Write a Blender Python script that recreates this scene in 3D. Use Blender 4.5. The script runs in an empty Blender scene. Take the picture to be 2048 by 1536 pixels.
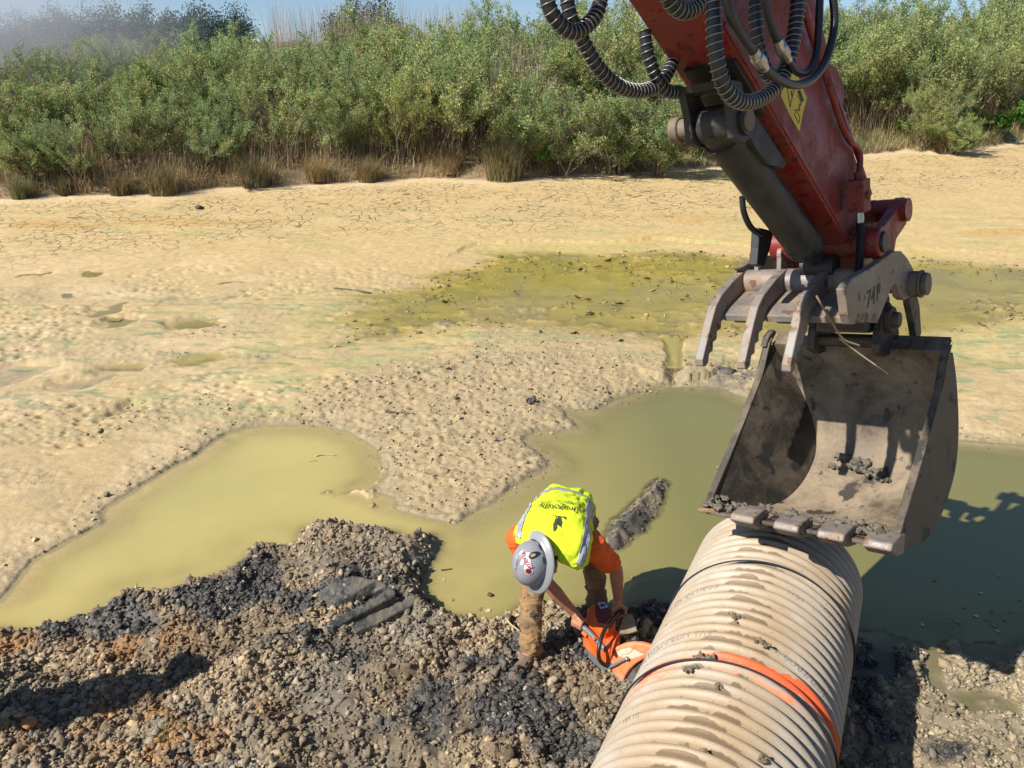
import bpy, math, random
import numpy as np
from mathutils import Vector, Matrix
scene = bpy.context.scene
R = math.radians

# ------------------------------------------------------------------ camera
FPX, PITCH, CAMH = 1650.0, R(22.9), 3.9
cam_d = bpy.data.cameras.new('camera'); cam = bpy.data.objects.new('camera', cam_d)
scene.collection.objects.link(cam); scene.camera = cam
cam.location = (0, 0, CAMH); cam.rotation_euler = (R(90) - PITCH, 0, 0)
cam_d.sensor_width = 36.0; cam_d.lens = 36.0 * FPX / 2048.0
cam_d.clip_start = 0.05; cam_d.clip_end = 3000

# ------------------------------------------------------------------ light
SUN_EL = R(43.5); SUN_TRAVEL = (0.891, 0.454)
world = bpy.data.worlds.new('World'); scene.world = world; world.use_nodes = True
wn = world.node_tree; bg = wn.nodes['Background']
sky = wn.nodes.new('ShaderNodeTexSky'); sky.sky_type = 'NISHITA'; sky.sun_disc = False
sky.sun_elevation = SUN_EL; sky.sun_rotation = math.atan2(-SUN_TRAVEL[0], -SUN_TRAVEL[1])
sky.air_density = 1.0; sky.dust_density = 0.15; sky.ozone_density = 2.5
tcw = wn.nodes.new('ShaderNodeTexCoord'); vadd = wn.nodes.new('ShaderNodeVectorMath'); vadd.operation = 'ADD'; vadd.inputs[1].default_value = (0, 0, .10)   # clear air: the blue comes down to the skyline
vnm = wn.nodes.new('ShaderNodeVectorMath'); vnm.operation = 'NORMALIZE'
wn.links.new(tcw.outputs['Generated'], vadd.inputs[0]); wn.links.new(vadd.outputs[0], vnm.inputs[0]); wn.links.new(vnm.outputs[0], sky.inputs['Vector'])
wn.links.new(sky.outputs[0], bg.inputs[0]); bg.inputs[1].default_value = 0.085
sl = bpy.data.lights.new('sun', 'SUN'); sl.energy = 5.0; sl.angle = R(0.53); sl.color = (1.0, 0.95, 0.87)
so = bpy.data.objects.new('sun', sl); scene.collection.objects.link(so)
so.rotation_euler = Vector((SUN_TRAVEL[0]*math.cos(SUN_EL), SUN_TRAVEL[1]*math.cos(SUN_EL), -math.sin(SUN_EL))).to_track_quat('-Z', 'Y').to_euler()
so.location = (-10, -3, 14)
scene.view_settings.view_transform = 'Standard'; scene.view_settings.look = 'None'
scene.view_settings.exposure = 0.5; scene.view_settings.gamma = 1.0
scene.render.engine = 'CYCLES'
scene.cycles.max_bounces = 6; scene.cycles.transparent_max_bounces = 12
scene.cycles.volume_bounces = 0; scene.cycles.volume_step_rate = 2.0
scene.cycles.use_denoising = True

# ------------------------------------------------------------------ helpers
CAMP = np.array([0, 0, CAMH]); A_R = np.array([1., 0, 0])
A_U = np.array([0, math.sin(PITCH), math.cos(PITCH)]); A_D = np.array([0, math.cos(PITCH), -math.sin(PITCH)])
def ray(u, v): return A_R*(u-1024)/FPX + A_U*(768-v)/FPX + A_D
def at(u, v, z=0.0):                       # photograph pixel -> point of the place at height z
    d = ray(u, v); return CAMP + d*(z-CAMH)/d[2]
def nrm(a): a = np.asarray(a, float); return a/np.linalg.norm(a)

def h3(ix, iy, iz=0, seed=0):
    n = (ix.astype(np.int64)*73856093) ^ (iy.astype(np.int64)*19349663) ^ (np.asarray(iz).astype(np.int64)*83492791) ^ (seed*2654435761)
    n = n & 0xffffffff
    n = ((n ^ (n >> 16))*0x45d9f3b) & 0xffffffff; n = ((n ^ (n >> 16))*0x45d9f3b) & 0xffffffff; n = n ^ (n >> 16)
    return (n & 0xffffff)/float(0x1000000)
def vnoise(x, y, seed=0):
    ix = np.floor(x); iy = np.floor(y); fx = x-ix; fy = y-iy
    fx = fx*fx*(3-2*fx); fy = fy*fy*(3-2*fy)
    a = h3(ix, iy, 0, seed); b = h3(ix+1, iy, 0, seed); c = h3(ix, iy+1, 0, seed); d = h3(ix+1, iy+1, 0, seed)
    return (a*(1-fx)+b*fx)*(1-fy)+(c*(1-fx)+d*fx)*fy
def fbm(x, y, octv=4, seed=0):
    s = 0; a = 0.5; t = 0
    for k in range(octv):
        s = s + a*vnoise(x, y, seed+k*17); t += a; a *= .5; x = x*2.03+11.3; y = y*2.03-7.1
    return s/t
def worley(x, y, seed=0, jit=.95):         # F1 distance and the cell's random value
    ix = np.floor(x); iy = np.floor(y); best = np.full(x.shape, 9.0); rid = np.zeros(x.shape)
    for dx in (-1, 0, 1):
        for dy in (-1, 0, 1):
            cx = ix+dx; cy = iy+dy
            px = cx+.5+(h3(cx, cy, 1, seed)-.5)*jit; py = cy+.5+(h3(cx, cy, 2, seed)-.5)*jit
            d = (x-px)**2+(y-py)**2; m = d < best
            best = np.where(m, d, best); rid = np.where(m, h3(cx, cy, 3, seed), rid)
    return np.sqrt(best), rid
def sdf(x, y, poly):                       # >0 inside
    poly = np.asarray(poly); best = np.full(x.shape, 1e9); ins = np.zeros(x.shape, bool); n = len(poly)
    for i in range(n):
        ax, ay = poly[i]; bx, by = poly[(i+1) % n]; ex = bx-ax; ey = by-ay; L = ex*ex+ey*ey+1e-12
        t = np.clip(((x-ax)*ex+(y-ay)*ey)/L, 0, 1); d = (x-ax-t*ex)**2+(y-ay-t*ey)**2
        best = np.minimum(best, d)
        c = ((ay > y) != (by > y)); xx = ax+(y-ay)*ex/(ey if abs(ey) > 1e-12 else 1e-12); ins ^= c & (x < xx)
    d = np.sqrt(best); return np.where(ins, d, -d)
def sstep(a, b, x):
    t = np.clip((x-a)/(b-a), 0, 1); return t*t*(3-2*t)

def mesh_np(name, V, F, mat=None, smooth=True, attrs=None):
    V = np.ascontiguousarray(V, np.float32); F = np.ascontiguousarray(F, np.int32)
    me = bpy.data.meshes.new(name); k = F.shape[1]
    me.vertices.add(len(V)); me.vertices.foreach_set('co', V.ravel())
    me.loops.add(F.size); me.loops.foreach_set('vertex_index', F.ravel())
    me.polygons.add(len(F)); me.polygons.foreach_set('loop_start', np.arange(0, F.size, k, dtype=np.int32))
    me.polygons.foreach_set('loop_total', np.full(len(F), k, np.int32))
    me.update(calc_edges=True)
    if smooth: me.polygons.foreach_set('use_smooth', np.ones(len(F), bool))
    for nm, arr in (attrs or {}).items():
        arr = np.asarray(arr, np.float32)
        if arr.ndim == 1:
            a = me.attributes.new(nm, 'FLOAT', 'POINT'); a.data.foreach_set('value', arr)
        else:
            if arr.shape[1] == 3: arr = np.concatenate([arr, np.ones((len(arr), 1), np.float32)], 1)
            a = me.attributes.new(nm, 'FLOAT_COLOR', 'POINT'); a.data.foreach_set('color', np.ascontiguousarray(arr, np.float32).ravel())
    if mat: me.materials.append(mat)
    return me
def link(name, me, parent=None):
    o = bpy.data.objects.new(name, me); scene.collection.objects.link(o)
    if parent is not None:
        o.parent = parent
        if me is not None and not me.get('local'):
            o.matrix_parent_inverse = Matrix.Translation(-Vector(parent.location))
    return o
def tag(o, label, cat, group=None):
    o['label'] = label; o['category'] = cat
    if group: o['group'] = group
    return o
def struct(o, kind='structure'): o['kind'] = kind; return o
def thing(name, loc, label, cat, group=None):
    o = bpy.data.objects.new(name, None); scene.collection.objects.link(o)
    o.location = [float(c) for c in loc]; o.empty_display_size = .1
    return tag(o, label, cat, group)

class MB:
    def __init__(s): s.V = []; s.F = []; s.n = 0
    def add(s, V, F):
        V = [list(map(float, v)) for v in V]; s.V += V; s.F += [[i+s.n for i in f] for f in F]; s.n += len(V); return s
    def tube(s, P, r, seg=12, caps=True, closed=False):
        P = [np.asarray(p, float) for p in P]; n = len(P)
        rr = [r]*n if np.isscalar(r) else list(r)
        T = []
        for i in range(n):
            a = P[(i-1) % n] if closed else P[max(i-1, 0)]; b = P[(i+1) % n] if closed else P[min(i+1, n-1)]
            T.append(nrm(b-a))
        up = np.array([0, 0, 1.]) if abs(T[0][2]) < .9 else np.array([1., 0, 0])
        N = nrm(up-(up@T[0])*T[0]); V = []
        for i in range(n):
            N = nrm(N-(N@T[i])*T[i]); B = np.cross(T[i], N)
            for k in range(seg):
                a = 2*math.pi*k/seg; V.append(P[i]+rr[i]*(math.cos(a)*N+math.sin(a)*B))
        F = []
        for i in range(n if closed else n-1):
            j = (i+1) % n
            for k in range(seg):
                F.append([i*seg+k, i*seg+(k+1) % seg, j*seg+(k+1) % seg, j*seg+k])
        if caps and not closed:
            F.append(list(range(seg))[::-1]); F.append([(n-1)*seg+k for k in range(seg)])
        return s.add(V, F)
    def prism(s, A, B):                    # two matching 3-D outlines
        n = len(A); F = [list(range(n))[::-1], [n+i for i in range(n)]]
        F += [[i, (i+1) % n, n+(i+1) % n, n+i] for i in range(n)]
        return s.add(list(A)+list(B), F)
    def box(s, c, X, Y, Z):                # centre and three half axes
        c, X, Y, Z = (np.asarray(q, float) for q in (c, X, Y, Z))
        A = [c-X-Y-Z, c+X-Y-Z, c+X+Y-Z, c-X+Y-Z]; B = [p+2*Z for p in A]
        return s.prism(A, B)
    def ball(s, c, X, Y, Z, nu=14, nv=9):
        c, X, Y, Z = (np.asarray(q, float) for q in (c, X, Y, Z)); V = [c-Z]; F = []
        for j in range(1, nv):
            t = -math.pi/2+math.pi*j/nv
            for k in range(nu):
                a = 2*math.pi*k/nu; V.append(c+math.cos(t)*(math.cos(a)*X+math.sin(a)*Y)+math.sin(t)*Z)
        V.append(c+Z); top = len(V)-1
        for k in range(nu):
            F.append([0, 1+(k+1) % nu, 1+k]); F.append([top, 1+(nv-2)*nu+k, 1+(nv-2)*nu+(k+1) % nu])
            for j in range(nv-2):
                F.append([1+j*nu+k, 1+j*nu+(k+1) % nu, 1+(j+1)*nu+(k+1) % nu, 1+(j+1)*nu+k])
        return s.add(V, F)
    def caps(s, p0, r0, p1, r1):           # tapered capsule
        p0 = np.asarray(p0, float); p1 = np.asarray(p1, float); d = nrm(p1-p0)
        P = [p0-d*r0*c for c in (.98, .8, .45)]+[p0, p0*.5+p1*.5, p1]+[p1+d*r1*c for c in (.45, .8, .98)]
        q = [r0*c for c in (.2, .6, .893)]+[r0, (r0+r1)/2, r1]+[r1*c for c in (.893, .6, .2)]
        return s.tube(P, q, 14)
    def grid(s, pts):                      # rows x cols of points
        m = len(pts); n = len(pts[0]); V = [p for row in pts for p in row]
        return s.add(V, [[i*n+j, i*n+j+1, (i+1)*n+j+1, (i+1)*n+j] for i in range(m-1) for j in range(n-1)])
    def build(s, name, mat, parent=None, smooth=False, bevel=0, seg=2, auto=35):
        import bmesh
        me = bpy.data.meshes.new(name); me.from_pydata(s.V, [], s.F)
        bm = bmesh.new(); bm.from_mesh(me); bmesh.ops.recalc_face_normals(bm, faces=bm.faces); bm.to_mesh(me); bm.free()
        me.materials.append(mat); o = link(name, me, parent)
        if smooth:
            me.polygons.foreach_set('use_smooth', np.ones(len(me.polygons), bool))
            if auto: me.set_sharp_from_angle(angle=R(auto))
        if bevel:
            b = o.modifiers.new('bevel', 'BEVEL'); b.width = bevel; b.segments = seg; b.limit_method = 'ANGLE'; b.angle_limit = R(40)
        return o
def remesh(mb, name, mat, parent=None, voxel=.008, smooth=6, fac=.5, fn=None):
    me = bpy.data.meshes.new('t'); me.from_pydata(mb.V, [], mb.F)
    import bmesh
    bm = bmesh.new(); bm.from_mesh(me); bmesh.ops.recalc_face_normals(bm, faces=bm.faces); bm.to_mesh(me); bm.free()
    o = bpy.data.objects.new('t', me); scene.collection.objects.link(o)
    m = o.modifiers.new('r', 'REMESH'); m.mode = 'VOXEL'; m.voxel_size = voxel; m.use_smooth_shade = True
    if smooth:
        q = o.modifiers.new('s', 'SMOOTH'); q.factor = fac; q.iterations = smooth
    bpy.context.view_layer.update()
    out = bpy.data.meshes.new_from_object(o.evaluated_get(bpy.context.evaluated_depsgraph_get()))
    bpy.data.objects.remove(o); bpy.data.meshes.remove(me)
    out.name = name; out.materials.clear(); out.materials.append(mat)
    if fn is not None:
        n = len(out.vertices); V = np.zeros(n*3, np.float32); out.vertices.foreach_get('co', V); N = np.zeros(n*3, np.float32)
        out.vertices.foreach_get('normal', N); V = fn(V.reshape(-1, 3).astype(float), N.reshape(-1, 3).astype(float))
        out.vertices.foreach_set('co', np.ascontiguousarray(V, np.float32).ravel()); out.update()
    out.polygons.foreach_set('use_smooth', np.ones(len(out.polygons), bool))
    return link(name, out, parent)
def spline(P, n=8):                        # Catmull-Rom
    P = [np.asarray(p, float) for p in P]; Q = [2*P[0]-P[1]]+P+[2*P[-1]-P[-2]]; out = []
    for i in range(1, len(Q)-2):
        for k in range(n):
            t = k/n; a, b, c, d = Q[i-1:i+3]
            out.append(.5*((2*b)+(-a+c)*t+(2*a-5*b+4*c-d)*t*t+(-a+3*b-3*c+d)*t**3))
    out.append(P[-1]); return out

# ------------------------------------------------------------------ materials
def newmat(name):
    m = bpy.data.materials.new(name); m.use_nodes = True; nt = m.node_tree
    return m, nt, nt.nodes['Principled BSDF']
def nd(nt, typ, **kw):
    n = nt.nodes.new(typ)
    for k, v in kw.items():
        if k.startswith('i_'):
            key = k[2:]; key = int(key) if key.isdigit() else key.replace('_', ' ')
            n.inputs[key].default_value = v
        else: setattr(n, k, v)
    return n
def noise(nt, scale, detail=4, rough=.6, vec=None, dist=0):
    n = nd(nt, 'ShaderNodeTexNoise'); n.inputs['Scale'].default_value = scale; n.inputs['Detail'].default_value = detail
    n.inputs['Roughness'].default_value = rough; n.inputs['Distortion'].default_value = dist
    if vec is not None: nt.links.new(vec, n.inputs['Vector'])
    return n
def ramp(nt, fac, stops):
    r = nd(nt, 'ShaderNodeValToRGB'); e = r.color_ramp.elements
    while len(e) < len(stops): e.new(.5)
    for q, (p, c) in zip(e, stops):
        q.position = p; q.color = (c, c, c, 1) if np.isscalar(c) else (*c, 1)
    nt.links.new(fac, r.inputs[0]); return r
def mixc(nt, fac, a, b, mode='MIX'):
    m = nd(nt, 'ShaderNodeMix', data_type='RGBA', blend_type=mode)
    for s, v in ((0, fac), (6, a), (7, b)):
        if hasattr(v, 'is_linked'): nt.links.new(v, m.inputs[s])
        elif s == 0: m.inputs[0].default_value = v
        else: m.inputs[s].default_value = (*v, 1)
    return m.outputs[2]
def bump(nt, bsdf, h, strength=.4, dist=.01):
    b = nd(nt, 'ShaderNodeBump'); b.inputs['Strength'].default_value = strength; b.inputs['Distance'].default_value = dist
    nt.links.new(h, b.inputs['Height']); nt.links.new(b.outputs[0], bsdf.inputs['Normal']); return b
def coord(nt, what='Object'): return nd(nt, 'ShaderNodeTexCoord').outputs[what]
def simple(name, col, rough=.6, metal=0, var=.25, scale=30, bmp=.15, col2=None, spec=.5, bdist=.003):
    m, nt, b = newmat(name); c = coord(nt); n = noise(nt, scale, 6, .65, c)
    c2 = col2 or tuple(max(0, x*(1-var)) for x in col)
    f = ramp(nt, n.outputs[0], [(.38, 0.), (.62, 1.)])
    nt.links.new(mixc(nt, f.outputs[0], c2, col), b.inputs['Base Color'])
    b.inputs['Roughness'].default_value = rough; b.inputs['Metallic'].default_value = metal; b.inputs['Specular IOR Level'].default_value = spec
    if bmp: bump(nt, b, n.outputs[0], bmp, bdist)
    return m
def dusty(name, col, dust, lo=.5, hi=.62, scale=6, rough=.5, metal=0., fine=60, bmp=.3, spots=None, spot_col=(.03, .03, .03)):
    m, nt, b = newmat(name); c = coord(nt)
    n = noise(nt, scale, 8, .7, c, .4); n2 = noise(nt, fine, 5, .7, c)
    mx = nd(nt, 'ShaderNodeMath', operation='ADD'); nt.links.new(n.outputs[0], mx.inputs[0])
    s2 = nd(nt, 'ShaderNodeMath', operation='MULTIPLY'); nt.links.new(n2.outputs[0], s2.inputs[0]); s2.inputs[1].default_value = .25
    nt.links.new(s2.outputs[0], mx.inputs[1])
    f = ramp(nt, mx.outputs[0], [(lo+.1, 0.), (hi+.16, 1.)])
    cc = mixc(nt, f.outputs[0], col, dust)
    if spots:
        n3 = noise(nt, spots, 3, .5, c); f3 = ramp(nt, n3.outputs[0], [(.60, 0.), (.64, 1.)]); cc = mixc(nt, f3.outputs[0], cc, spot_col)
    nt.links.new(cc, b.inputs['Base Color'])
    rr = nd(nt, 'ShaderNodeMapRange'); nt.links.new(f.outputs[0], rr.inputs[0]); rr.inputs[3].default_value = rough; rr.inputs[4].default_value = .9
    nt.links.new(rr.outputs[0], b.inputs['Roughness']); b.inputs['Metallic'].default_value = metal
    bump(nt, b, mx.outputs[0], bmp, .004)
    return m
# ------------------------------------------------------------------ the ground
def wpoly(px, z=0.0): return [tuple(at(u, v, z)[:2]) for u, v in px]
POND = wpoly([(-160,1235),(0,1195),(60,1120),(110,1090),(195,1045),(215,1012),(300,960),(395,905),(450,866),(520,848),(600,845),(680,856),(735,878),
 (765,905),(790,950),(755,975),(800,990),(797,1012),(850,1030),(905,1046),(940,1020),(985,1006),(1030,965),(1092,932),(1066,902),(1035,880),(1062,862),(1144,856),(1106,815),
 (1150,818),(1182,822),(1215,800),(1262,785),(1342,764),(1440,774),(1520,800),(1640,850),(1780,868),(1900,876),(2048,886),(2260,900),
 (2260,1290),(2048,1298),(2030,1340),(1985,1350),(1940,1338),(1905,1300),(1890,1340),(1862,1372),(1832,1350),(1822,1302),(1792,1302),(1798,1340),(1770,1378),(1738,1340),(1722,1290),
 (1600,1260),(1400,1215),(1330,1222),(1285,1212),(1235,1232),(1180,1222),(1110,1228),(1062,1215),(1030,1235),(990,1252),(945,1252),(890,1238),(858,1222),(838,1185),(846,1140),
 (872,1105),(862,1078),(800,1085),(770,1068),(690,1066),(612,1062),(594,1100),(555,1110),(520,1100),(472,1150),(380,1178),(352,1198),(260,1208),(192,1240),(130,1262),(58,1276),(-40,1260),(-160,1300)])
NEAR = wpoly([(-700,1276),(-40,1255),(58,1240),(192,1215),(352,1175),(470,1125),(520,1085),(594,1075),(600,1035),(690,1040),(862,1055),(890,1100),(850,1190),(950,1235),(1062,1195),(1330,1200),(1740,1275),(1900,1290),(2048,1280),(2700,1280),(2700,1536)])
NEAR += [(9., 1.5), (-9., 1.5)]
ISLE = wpoly([(1207,1082),(1228,1040),(1255,1008),(1285,975),(1318,955),(1338,962),(1330,990),(1305,1035),(1280,1070),(1245,1102),(1222,1104)])
RUBBLE = wpoly([(560,840),(640,780),(800,740),(1000,720),(1150,720),(1340,730),(1500,745),(1560,790),(1340,790),(1200,830),(1160,870),(1110,940),(1000,1030),(905,1060),(780,1020),(740,900),(640,860)])
SHAL_Z = .10
SHAL = wpoly([(655,700),(700,660),(640,640),(700,612),(690,588),(770,580),(850,560),(815,552),(880,540),(940,530),(985,506),(1100,500),(1200,506),(1330,496),(1450,506),(1520,512),(1700,520),(1850,516),(2048,530),(2400,545),
 (2400,640),(2048,650),(1920,672),(1850,690),(1700,700),(1560,690),(1480,676),(1410,672),(1362,690),(1348,716),(1338,712),(1320,694),(1200,684),(1100,668),(950,664),(850,668),(770,684)], SHAL_Z)
PUD = [(215,620,62,13),(105,592,45,9),(165,549,38,6),(70,546,32,5),(150,590,30,6),(240,650,48,10),(395,652,42,15),(460,566,30,5),(20,752,70,16),(185,758,70,18),(225,832,16,6),(430,725,60,7),(1966,1404,46,17),(1752,1352,22,20)]
def mudz(y): return np.clip(.018*(y-6.5), 0, .6)
PUDS = []
for (u, v, a, b) in PUD:
    z = .018*(at(u, v, .05)[1]-6.5); z = max(z, 0.0)
    PUDS.append((z-.012, [tuple(at(u+a*.8*math.cos(t)-b*.6*math.sin(t), v+b*.75*math.sin(t)-.16*a*math.cos(t), z)[:2]) for t in np.linspace(0, 2*math.pi, 24, endpoint=False)]))
_bk = [(-400,402),(0,394),(130,388),(350,384),(420,374),(560,371),(700,364),(850,357),(1000,360),(1060,358),(1130,350),(1300,344),(1450,334),(1560,328),(1700,316),(1800,308),(1900,312),(2048,288),(2300,280)]
_bx = np.array([at(u, v, .3)[:2] for u, v in _bk])
def bank_y(x): return np.interp(x, _bx[:, 0], _bx[:, 1])
SLABZ = (0, 0)

def ground(x, y, detail=True):
    """height of the ground plus masks"""
    wx = x+.13*(fbm(x*1.7, y*1.7, 4, 5)-.5)+.05*(fbm(x*7, y*7, 3, 8)-.5); wy = y+.13*(fbm(x*1.7+31, y*1.7, 4, 6)-.5)+.05*(fbm(x*7+9, y*7, 3, 9)-.5)
    nearb = (y < 12)
    dp = np.full(x.shape, -9.); dn = np.full(x.shape, -9.); di = np.full(x.shape, -9.); dr = np.full(x.shape, -9.); ds = np.full(x.shape, -9.)
    i = np.where(nearb & (np.abs(x) < 9))
    dp[i] = sdf(wx[i], wy[i], POND); dn[i] = sdf(x[i], y[i], NEAR); di[i] = sdf(wx[i], wy[i], ISLE); dr[i] = sdf(wx[i], wy[i], RUBBLE)
    j = np.where((y > 8) & (y < 19) & (np.abs(x) < 16)); ds[j] = sdf(wx[j], wy[j]+.25*(fbm(x[j]*.8, y[j]*2, 3, 77)-.5), SHAL)
    g = sstep(-.15, .1, dn)*(y < 7)                       # heaped gravel in front
    rub = np.maximum(sstep(-.35, .3, dr), .0)
    edge = np.exp(-np.clip(-dp, 0, 9)/.5)*(dp < 0)*(y < 12)
    patch = sstep(.47, .64, fbm(x*.8+3, y*1.3, 4, 41))*(y < 13)
    rub = np.clip(np.maximum(rub, np.maximum(edge*.6, patch*.5)), 0, 1)*(1-g)
    mud = mudz(y)+.035*(fbm(x*.5, y*.7, 4, 3)-.5)*sstep(5, 8, y)+.012*(fbm(x*2, y*3, 3, 13)-.5)
    mud = mud+.05*(1-np.exp(-np.clip(-dp, 0, 5)/.5))*(y < 12)
    hn = .06+.07*(1-np.exp(-np.clip(dn, 0, 5)/.3))+.26*(fbm(x*1.3+7, y*1.3, 4, 21)-.5)+.10*np.exp(-((dn-.18)/.18)**2)*fbm(x*2+5, y*2, 3, 33)
    hn = hn+.13*(fbm(x*4+7, y*4, 3, 22)-.5)
    for u, v, a, k in ((790,1300,.10,-.16),(905,1330,.07,-.07),(700,1300,.09,-.08)):
        q = at(u, v, .1); hn = hn+k*np.exp(-((x-q[0])/a)**2-((y-q[1])/(a*.8))**2)
    hn = hn-.05*sstep(1.2, 2.0, x)*sstep(3.0, 3.6, y)
    emb = np.clip((2.75-y)*.85, 0, 2.3); hn = hn+emb
    land = mud*(1-g)+np.maximum(hn, .02)*g
    gs = sstep(-.3, .05, dn)*(y < 7); h = np.where(dp > 0, -np.minimum(.004+dp*(.10+.3*gs)+.25*np.clip(dp-.25, 0, 1), .35), np.minimum(land, .004+(-dp)*(.16+.9*gs)+emb))
    h = np.where(di > -.05, np.maximum(h, np.clip(.02+(di-.045)*.9, -.06, .125)+.07*(fbm(x*9, y*9, 4, 4)-.5)), h)
    isl = sstep(-.08, .03, di)
    # the shallow yellow pool and its outlet
    pool = SHAL_Z-np.clip(ds*.05, 0, .05)-.03*(fbm(x*.9, y*1.4, 4, 29)-.5)*sstep(0, .6, ds)
    h = np.where(ds > -.6, np.where(ds > 0, pool, np.minimum(np.maximum(h, SHAL_Z+.004), SHAL_Z+.004+(-ds)*.05)), h)
    ch = sdf(wx, wy, wpoly([(1334,690),(1358,688),(1350,716),(1347,740),(1356,772),(1338,774),(1342,742),(1341,716)])); h = np.where(ch > -.10, np.minimum(h, .105-1.1*np.clip(ch+.10, 0, .12)), h)
    inp = sstep(-.10, .55, ds+.5*(fbm(x*1.5, y*2.5, 4, 30)-.5))
    # bank and what lies behind
    by = bank_y(x)+.25*(fbm(x*1.2, x*0+3, 3, 50)-.5); t = y-by
    h = h+np.where(t > 0, .22*sstep(0, .4, t)+np.minimum(t, 7)*.13+(fbm(x*.6, y*.6, 3, 51)-.5)*.4*sstep(0, 2, t), 0)-np.clip(t-9, 0, 60)*.04
    if detail:
        # clods
        a, ra = worley(x/.060, y/.060, 1); b, rb = worley(x/.030+5, y/.030, 2); c, rc = worley(x/.11+2, y/.09, 3)
        sm = sstep(.45, .6, fbm(x*1.1+40, y*1.1, 3, 71))       # trodden, smoother places
        amp = g*(1-.55*sm)
        h = h+(amp*np.clip(h+.05, 0, .06)/.06)*(.030*np.sqrt(np.clip(1-a*a*1.7, 0, 1))*(.4+ra)+.014*np.sqrt(np.clip(1-b*b*1.6, 0, 1))+.045*np.clip(1-c*1.7, 0, 1)*(rc > .72))
        rr = np.clip(rub+isl*1.5, 0, 1.4)
        h = h+.85*rr*(dp < .02)*(.022*np.sqrt(np.clip(1-a*a*1.7, 0, 1))*(ra-.1)+.010*np.sqrt(np.clip(1-b*b*1.6, 0, 1))+.03*np.clip(1-c*1.8, 0, 1)*(rc > .6))
        # submerged lumps that break the surface beside the spit
        lump = wpoly([(640,985),(740,970),(770,900),(800,1000),(720,1000)]); dl = sdf(x, y, lump)
        h = np.where((dl > -.35) & (dp > 0), np.maximum(h, -.30+.26*sstep(-.35, .1, dl)+.24*(fbm(x*7, y*9, 4, 61)-.47)*sstep(-.3, .1, dl)), h)
        # hoof-like pits on the flat
        m = sstep(5.5, 7, y)*(1-inp)*(t < 0)*(1-g)*(dp < -.1)
        p, rp = worley(x/.30+y*.35, y/.17, 11); q, rq = worley(x/.15+y*.3, y/.085, 12)
        zone = sstep(.36, .56, fbm(x*.45, y*.6, 3, 90))*(.15+.85*(1-sstep(-3., .5, x)))*(1-.75*sstep(12.5, 15, y))
        h = h-m*zone*(.07*np.clip(1-p*3.0, 0, 1)*(rp > .55)+.045*np.clip(1-q*2.8, 0, 1)*(rq > .6))
        h = h+m*(.010*(fbm(x*6+y*2, y*11, 3, 14)-.5)+.010*(fbm(x*2.2, y*6, 3, 15)-.5)+.012*(np.abs(fbm(x*3+y, y*8, 4, 16)-.5)-.15))
        # lumps in the shallow pool
        h = h+inp*.22*np.clip(fbm(x*4.2, y*7.5, 5, 23)-.53, 0, 1)*sstep(.35, .6, fbm(x*.5, y*.7, 2, 24)+.18*(1-sstep(.1, .9, ds)))
        for z, P in PUDS:
            d = sdf(x+.9*(fbm(x*1.9, y*2.2, 5, 27)-.5), y+.6*(fbm(x*1.9+9, y*2.9, 5, 28)-.5), P); wv_ = np.exp(-(np.clip(-d, 0, 9)/.14)**2); hb = h*(1-wv_)+(z+.004)*wv_; h = np.where(d > -.5, np.where(d > 0, z-np.clip(d*.10, .0, .016)+.012*(fbm(x*9, y*16, 4, 25)-.5), np.maximum(hb, z+.002)), h)
    return dict(h=h, g=g, rub=rub, dp=dp, dn=dn, ds=ds, inp=inp, isl=isl, t=t)

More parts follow.
